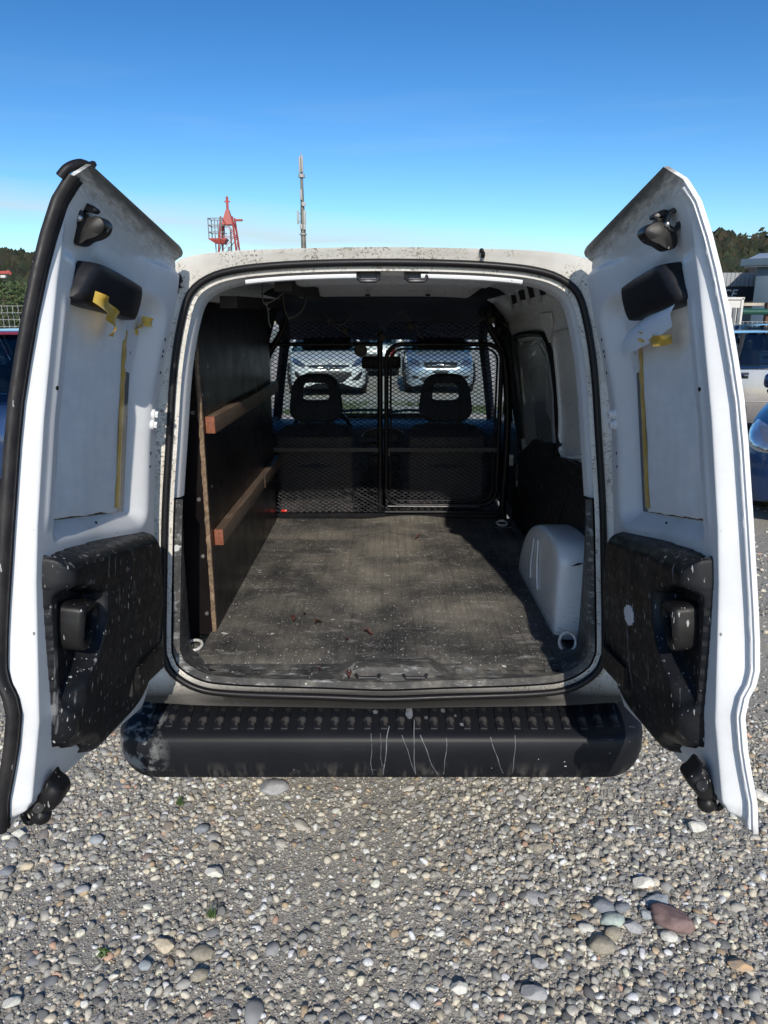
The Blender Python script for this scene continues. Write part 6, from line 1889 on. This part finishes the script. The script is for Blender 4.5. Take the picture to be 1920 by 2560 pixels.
    if style.get('badge') == 'ring':
        m = MB(); m.tube([(.065 * math.cos(a), -hl - .012, style['bz'] + .065 * math.sin(a)) for a in np.linspace(0, 6.28, 24, endpoint=False)], .009, 6, True)
        m.tube([(-.105, -hl - .014, style['bz'] - .008), (.02, -hl - .014, style['bz'] + .022), (-.02, -hl - .014, style['bz'] - .022), (.105, -hl - .014, style['bz'] + .008)], .010, 5); m.build('badge', MT['chrome'], t)
    elif style.get('badge') == 'bar':
        m = MB(); m.rbox((0, -hl - .01, style['bz']), (.56, .02, .018), .006); m.rbox((-.02, -hl - .02, style['bz'] + .012), (.13, .02, .05), .012); m.build('badge', MT['chrome'], t)
    m = MB(); m.rbox((0, hl + .0, .62), (.52, .02, .12), .006); m.build('number_plate', MT['dirtplate'], t)
    return t
HATCH = dict(L=4.2, W=1.76, H=1.46, badge='ring', bz=.655, painted=True, cab=(-2.1 + 1.05, -2.1 + 1.95, 1.45, 1.98),
    front_pairs=[('headlight', [(.50, .66), (.62, .655), (.76, .72), (.79, .80), (.74, .815), (.60, .75)], 'lampglass'), ('fog_lamp', [(.50, .36), (.66, .38), (.74, .50), (.72, .55), (.60, .46)], 'carplastic')],
    front=[('grille', [(-.42, .685), (.42, .685), (.36, .635), (.18, .605), (-.18, .605), (-.36, .635)], 'carplastic'), ('lower_intake', [(-.46, .54), (.46, .54), (.36, .36), (.25, .31), (-.25, .31), (-.36, .36)], 'carplastic'), ('grille_bar', [(-.40, .655), (.40, .655), (.30, .632), (-.30, .632)], 'chrome')],
    rear_pairs=[('tail_light', [(.56, .66), (.72, .68), (.74, .92), (.66, .94), (.58, .82)], 'tail')])
CITY = dict(L=3.7, W=1.62, H=1.5, badge='bar', bz=.66, painted=True, cab=(-1.85 + .95, -1.85 + 1.65, 1.25, 1.72),
    front_pairs=[('headlight', [(.46, .64), (.62, .63), (.72, .70), (.70, .79), (.56, .78), (.48, .72)], 'lampglass'), ('fog_lamp', [(.50, .37), (.62, .37), (.64, .42), (.52, .43)], 'carplastic')],
    front=[('grille', [(-.34, .72), (.34, .72), (.36, .67), (.30, .60), (-.30, .60), (-.36, .67)], 'carplastic'), ('lower_intake', [(-.40, .40), (.40, .40), (.36, .31), (-.36, .31)], 'carplastic'), ('number_plate_holder', [(-.15, .545), (.15, .545), (.15, .485), (-.15, .485)], 'dirtplate')],
    rear_pairs=[('tail_light', [(.52, .62), (.66, .64), (.68, .90), (.60, .92)], 'tail')])
CP_ = dict(white=car_paint('white_car_paint', (.66, .68, .68), 0), silverblue=car_paint('silver_blue_paint', (.42, .50, .60), .5), blue=car_paint('dark_blue_paint', (.018, .045, .12), .4), silver=car_paint('champagne_silver_paint', (.46, .43, .41), .5), dark=car_paint('dark_teal_paint', (.02, .05, .07), .3), lightblue=car_paint('light_blue_paint', (.22, .36, .52), .3), red=car_paint('dark_red_paint', (.18, .02, .02), .2))
c1 = make_car('parked_car', 'white hatchback facing the van, seen through the left half of the wire partition', CP_['white'], HATCH)
c1.location = (-1.42, 15.9, 0); c1.rotation_euler = (0, 0, R(6))
c2 = make_car('parked_car', 'silver blue small car facing the van, seen through the right partition half', CP_['silverblue'], CITY)
c2.location = (1.30, 16.1, 0); c2.rotation_euler = (0, 0, R(-1))
st_ = dict(HATCH); st_['stripe'] = True; st_['H'] = 1.53; st_['badge'] = None
c3 = make_car('parked_car', 'dark blue car with a red light strip along its roof, left of the doors', CP_['blue'], st_)
c3.location = (-3.62, 6.05, 0); c3.rotation_euler = (0, 0, R(182))
b2 = dict(CITY); b2['H'] = 1.50; b2['badge'] = None
b2['front_pairs'] = [('headlight', [(.36, .60), (.60, .58), (.72, .66), (.72, .77), (.52, .73), (.40, .68)], 'lampglass')]
c4 = make_car('parked_car', 'blue car with a clear headlamp, nearest on the right of the van', CP_['lightblue'] if False else car_paint('bright_blue_paint', (.014, .042, .125), .3), b2)
c4.location = (4.62, 4.60, 0); c4.rotation_euler = (0, 0, R(-42)); c4.scale = (1.02, 1.02, 1.06)
sv = dict(HATCH); sv['bright'] = True; sv['H'] = 1.44; sv['badge'] = None
c5 = make_car('parked_car', 'silver saloon side on with a chrome door handle, behind the blue car', CP_['silver'], sv)
c5.location = (6.05, 9.0, .03); c5.rotation_euler = (0, 0, R(90))
MAPM = lambda a, b: {a.name: b}
for src, loc, rz, lb, mm2 in (
    (c5, (8.3, 12.6, .12), R(90), 'dark teal car whose roof shows above the silver saloon', MAPM(CP_['silver'], CP_['dark'])),
    (c1, (-5.6, 10.6, 0), R(186), 'light blue grey car parked beyond the dark blue car on the left', MAPM(CP_['white'], CP_['lightblue'])),
    (c1, (-7.6, 13.6, 0), R(90), 'silver car side on right before the left mesh fence', MAPM(CP_['white'], CP_['silver'])),
    (c2, (-.35, 21.4, 0), R(180), 'white small car with red tail lamps far behind the facing cars', MAPM(CP_['silverblue'], CP_['white'])),
    (c1, (-4.3, 17.5, 0), R(8), 'dark car left of the white hatchback, seen through the partition', MAPM(CP_['white'], CP_['dark']))):
    copy_tree(src, loc, rz, lb, mm2)
# delivery van far right, windscreen towards the yard
dv = thing('delivery_van', 'large pale blue van with a sloping windscreen behind the dark car roof', 'van', (13.2, 17, 0), 'parked vans')
m = MB(); pv = [(10.6, .4), (10.62, 1.05), (11.1, 1.25), (12.2, 2.02), (12.6, 2.35), (13.2, 2.5), (16.5, 2.55), (16.6, .4)]
m.prism([(x, 16, z) for x, z in pv], [(x, 17.9, z) for x, z in pv]); m.build('body', CP_['lightblue'], dv, 30)
m = MB(); m.prism([(11.15, 15.97, 1.30), (12.18, 15.97, 2.02), (13.0, 15.97, 2.05), (13.0, 15.97, 1.35)], [(11.15, 15.99, 1.30), (12.18, 15.99, 2.02), (13.0, 15.99, 2.05), (13.0, 15.99, 1.35)]); m.build('side_window', MT['carglass'], dv)
for x in (11.4, 15.6): a, b = MB(), MB(); wheel_parts(a, b, (0, 0, 0), .34, .2); a.v = [(x + v_[1], 16.1 + v_[0], .34 + v_[2]) for v_ in a.v]; b.v = [(x + v_[1], 16.1 - v_[0], .34 + v_[2]) for v_ in b.v]; w_ = a.build('wheel', MT['tyre'], dv, 40); b.build('rim', MT['rim'], w_, 40)

# strip of grass in front of the facing cars
gm2 = simple('grass_blades', (.085, .12, .045), .7, 0, .5, 2.)
m = MB(); rs = random.Random(11)
for _ in range(9000):
    x = rs.uniform(-5, 5); y = 11.6 + rs.gauss(0, .55); h_ = rs.uniform(.03, .10)
    if noise.noise((x * .8, y * .8, 3)) < -.12 + .0 * x: continue
    a = rs.uniform(0, 6.28); w = .012; lx, ly = rs.gauss(0, .03), rs.gauss(0, .03)
    m.add([(x - w * math.cos(a), y - w * math.sin(a), 0), (x + w * math.cos(a), y + w * math.sin(a), 0), (x + lx, y + ly, h_)], [(0, 1, 2)])
o = m.build('grass', gm2, None, 0, fix=False); tag(o, kind='stuff')
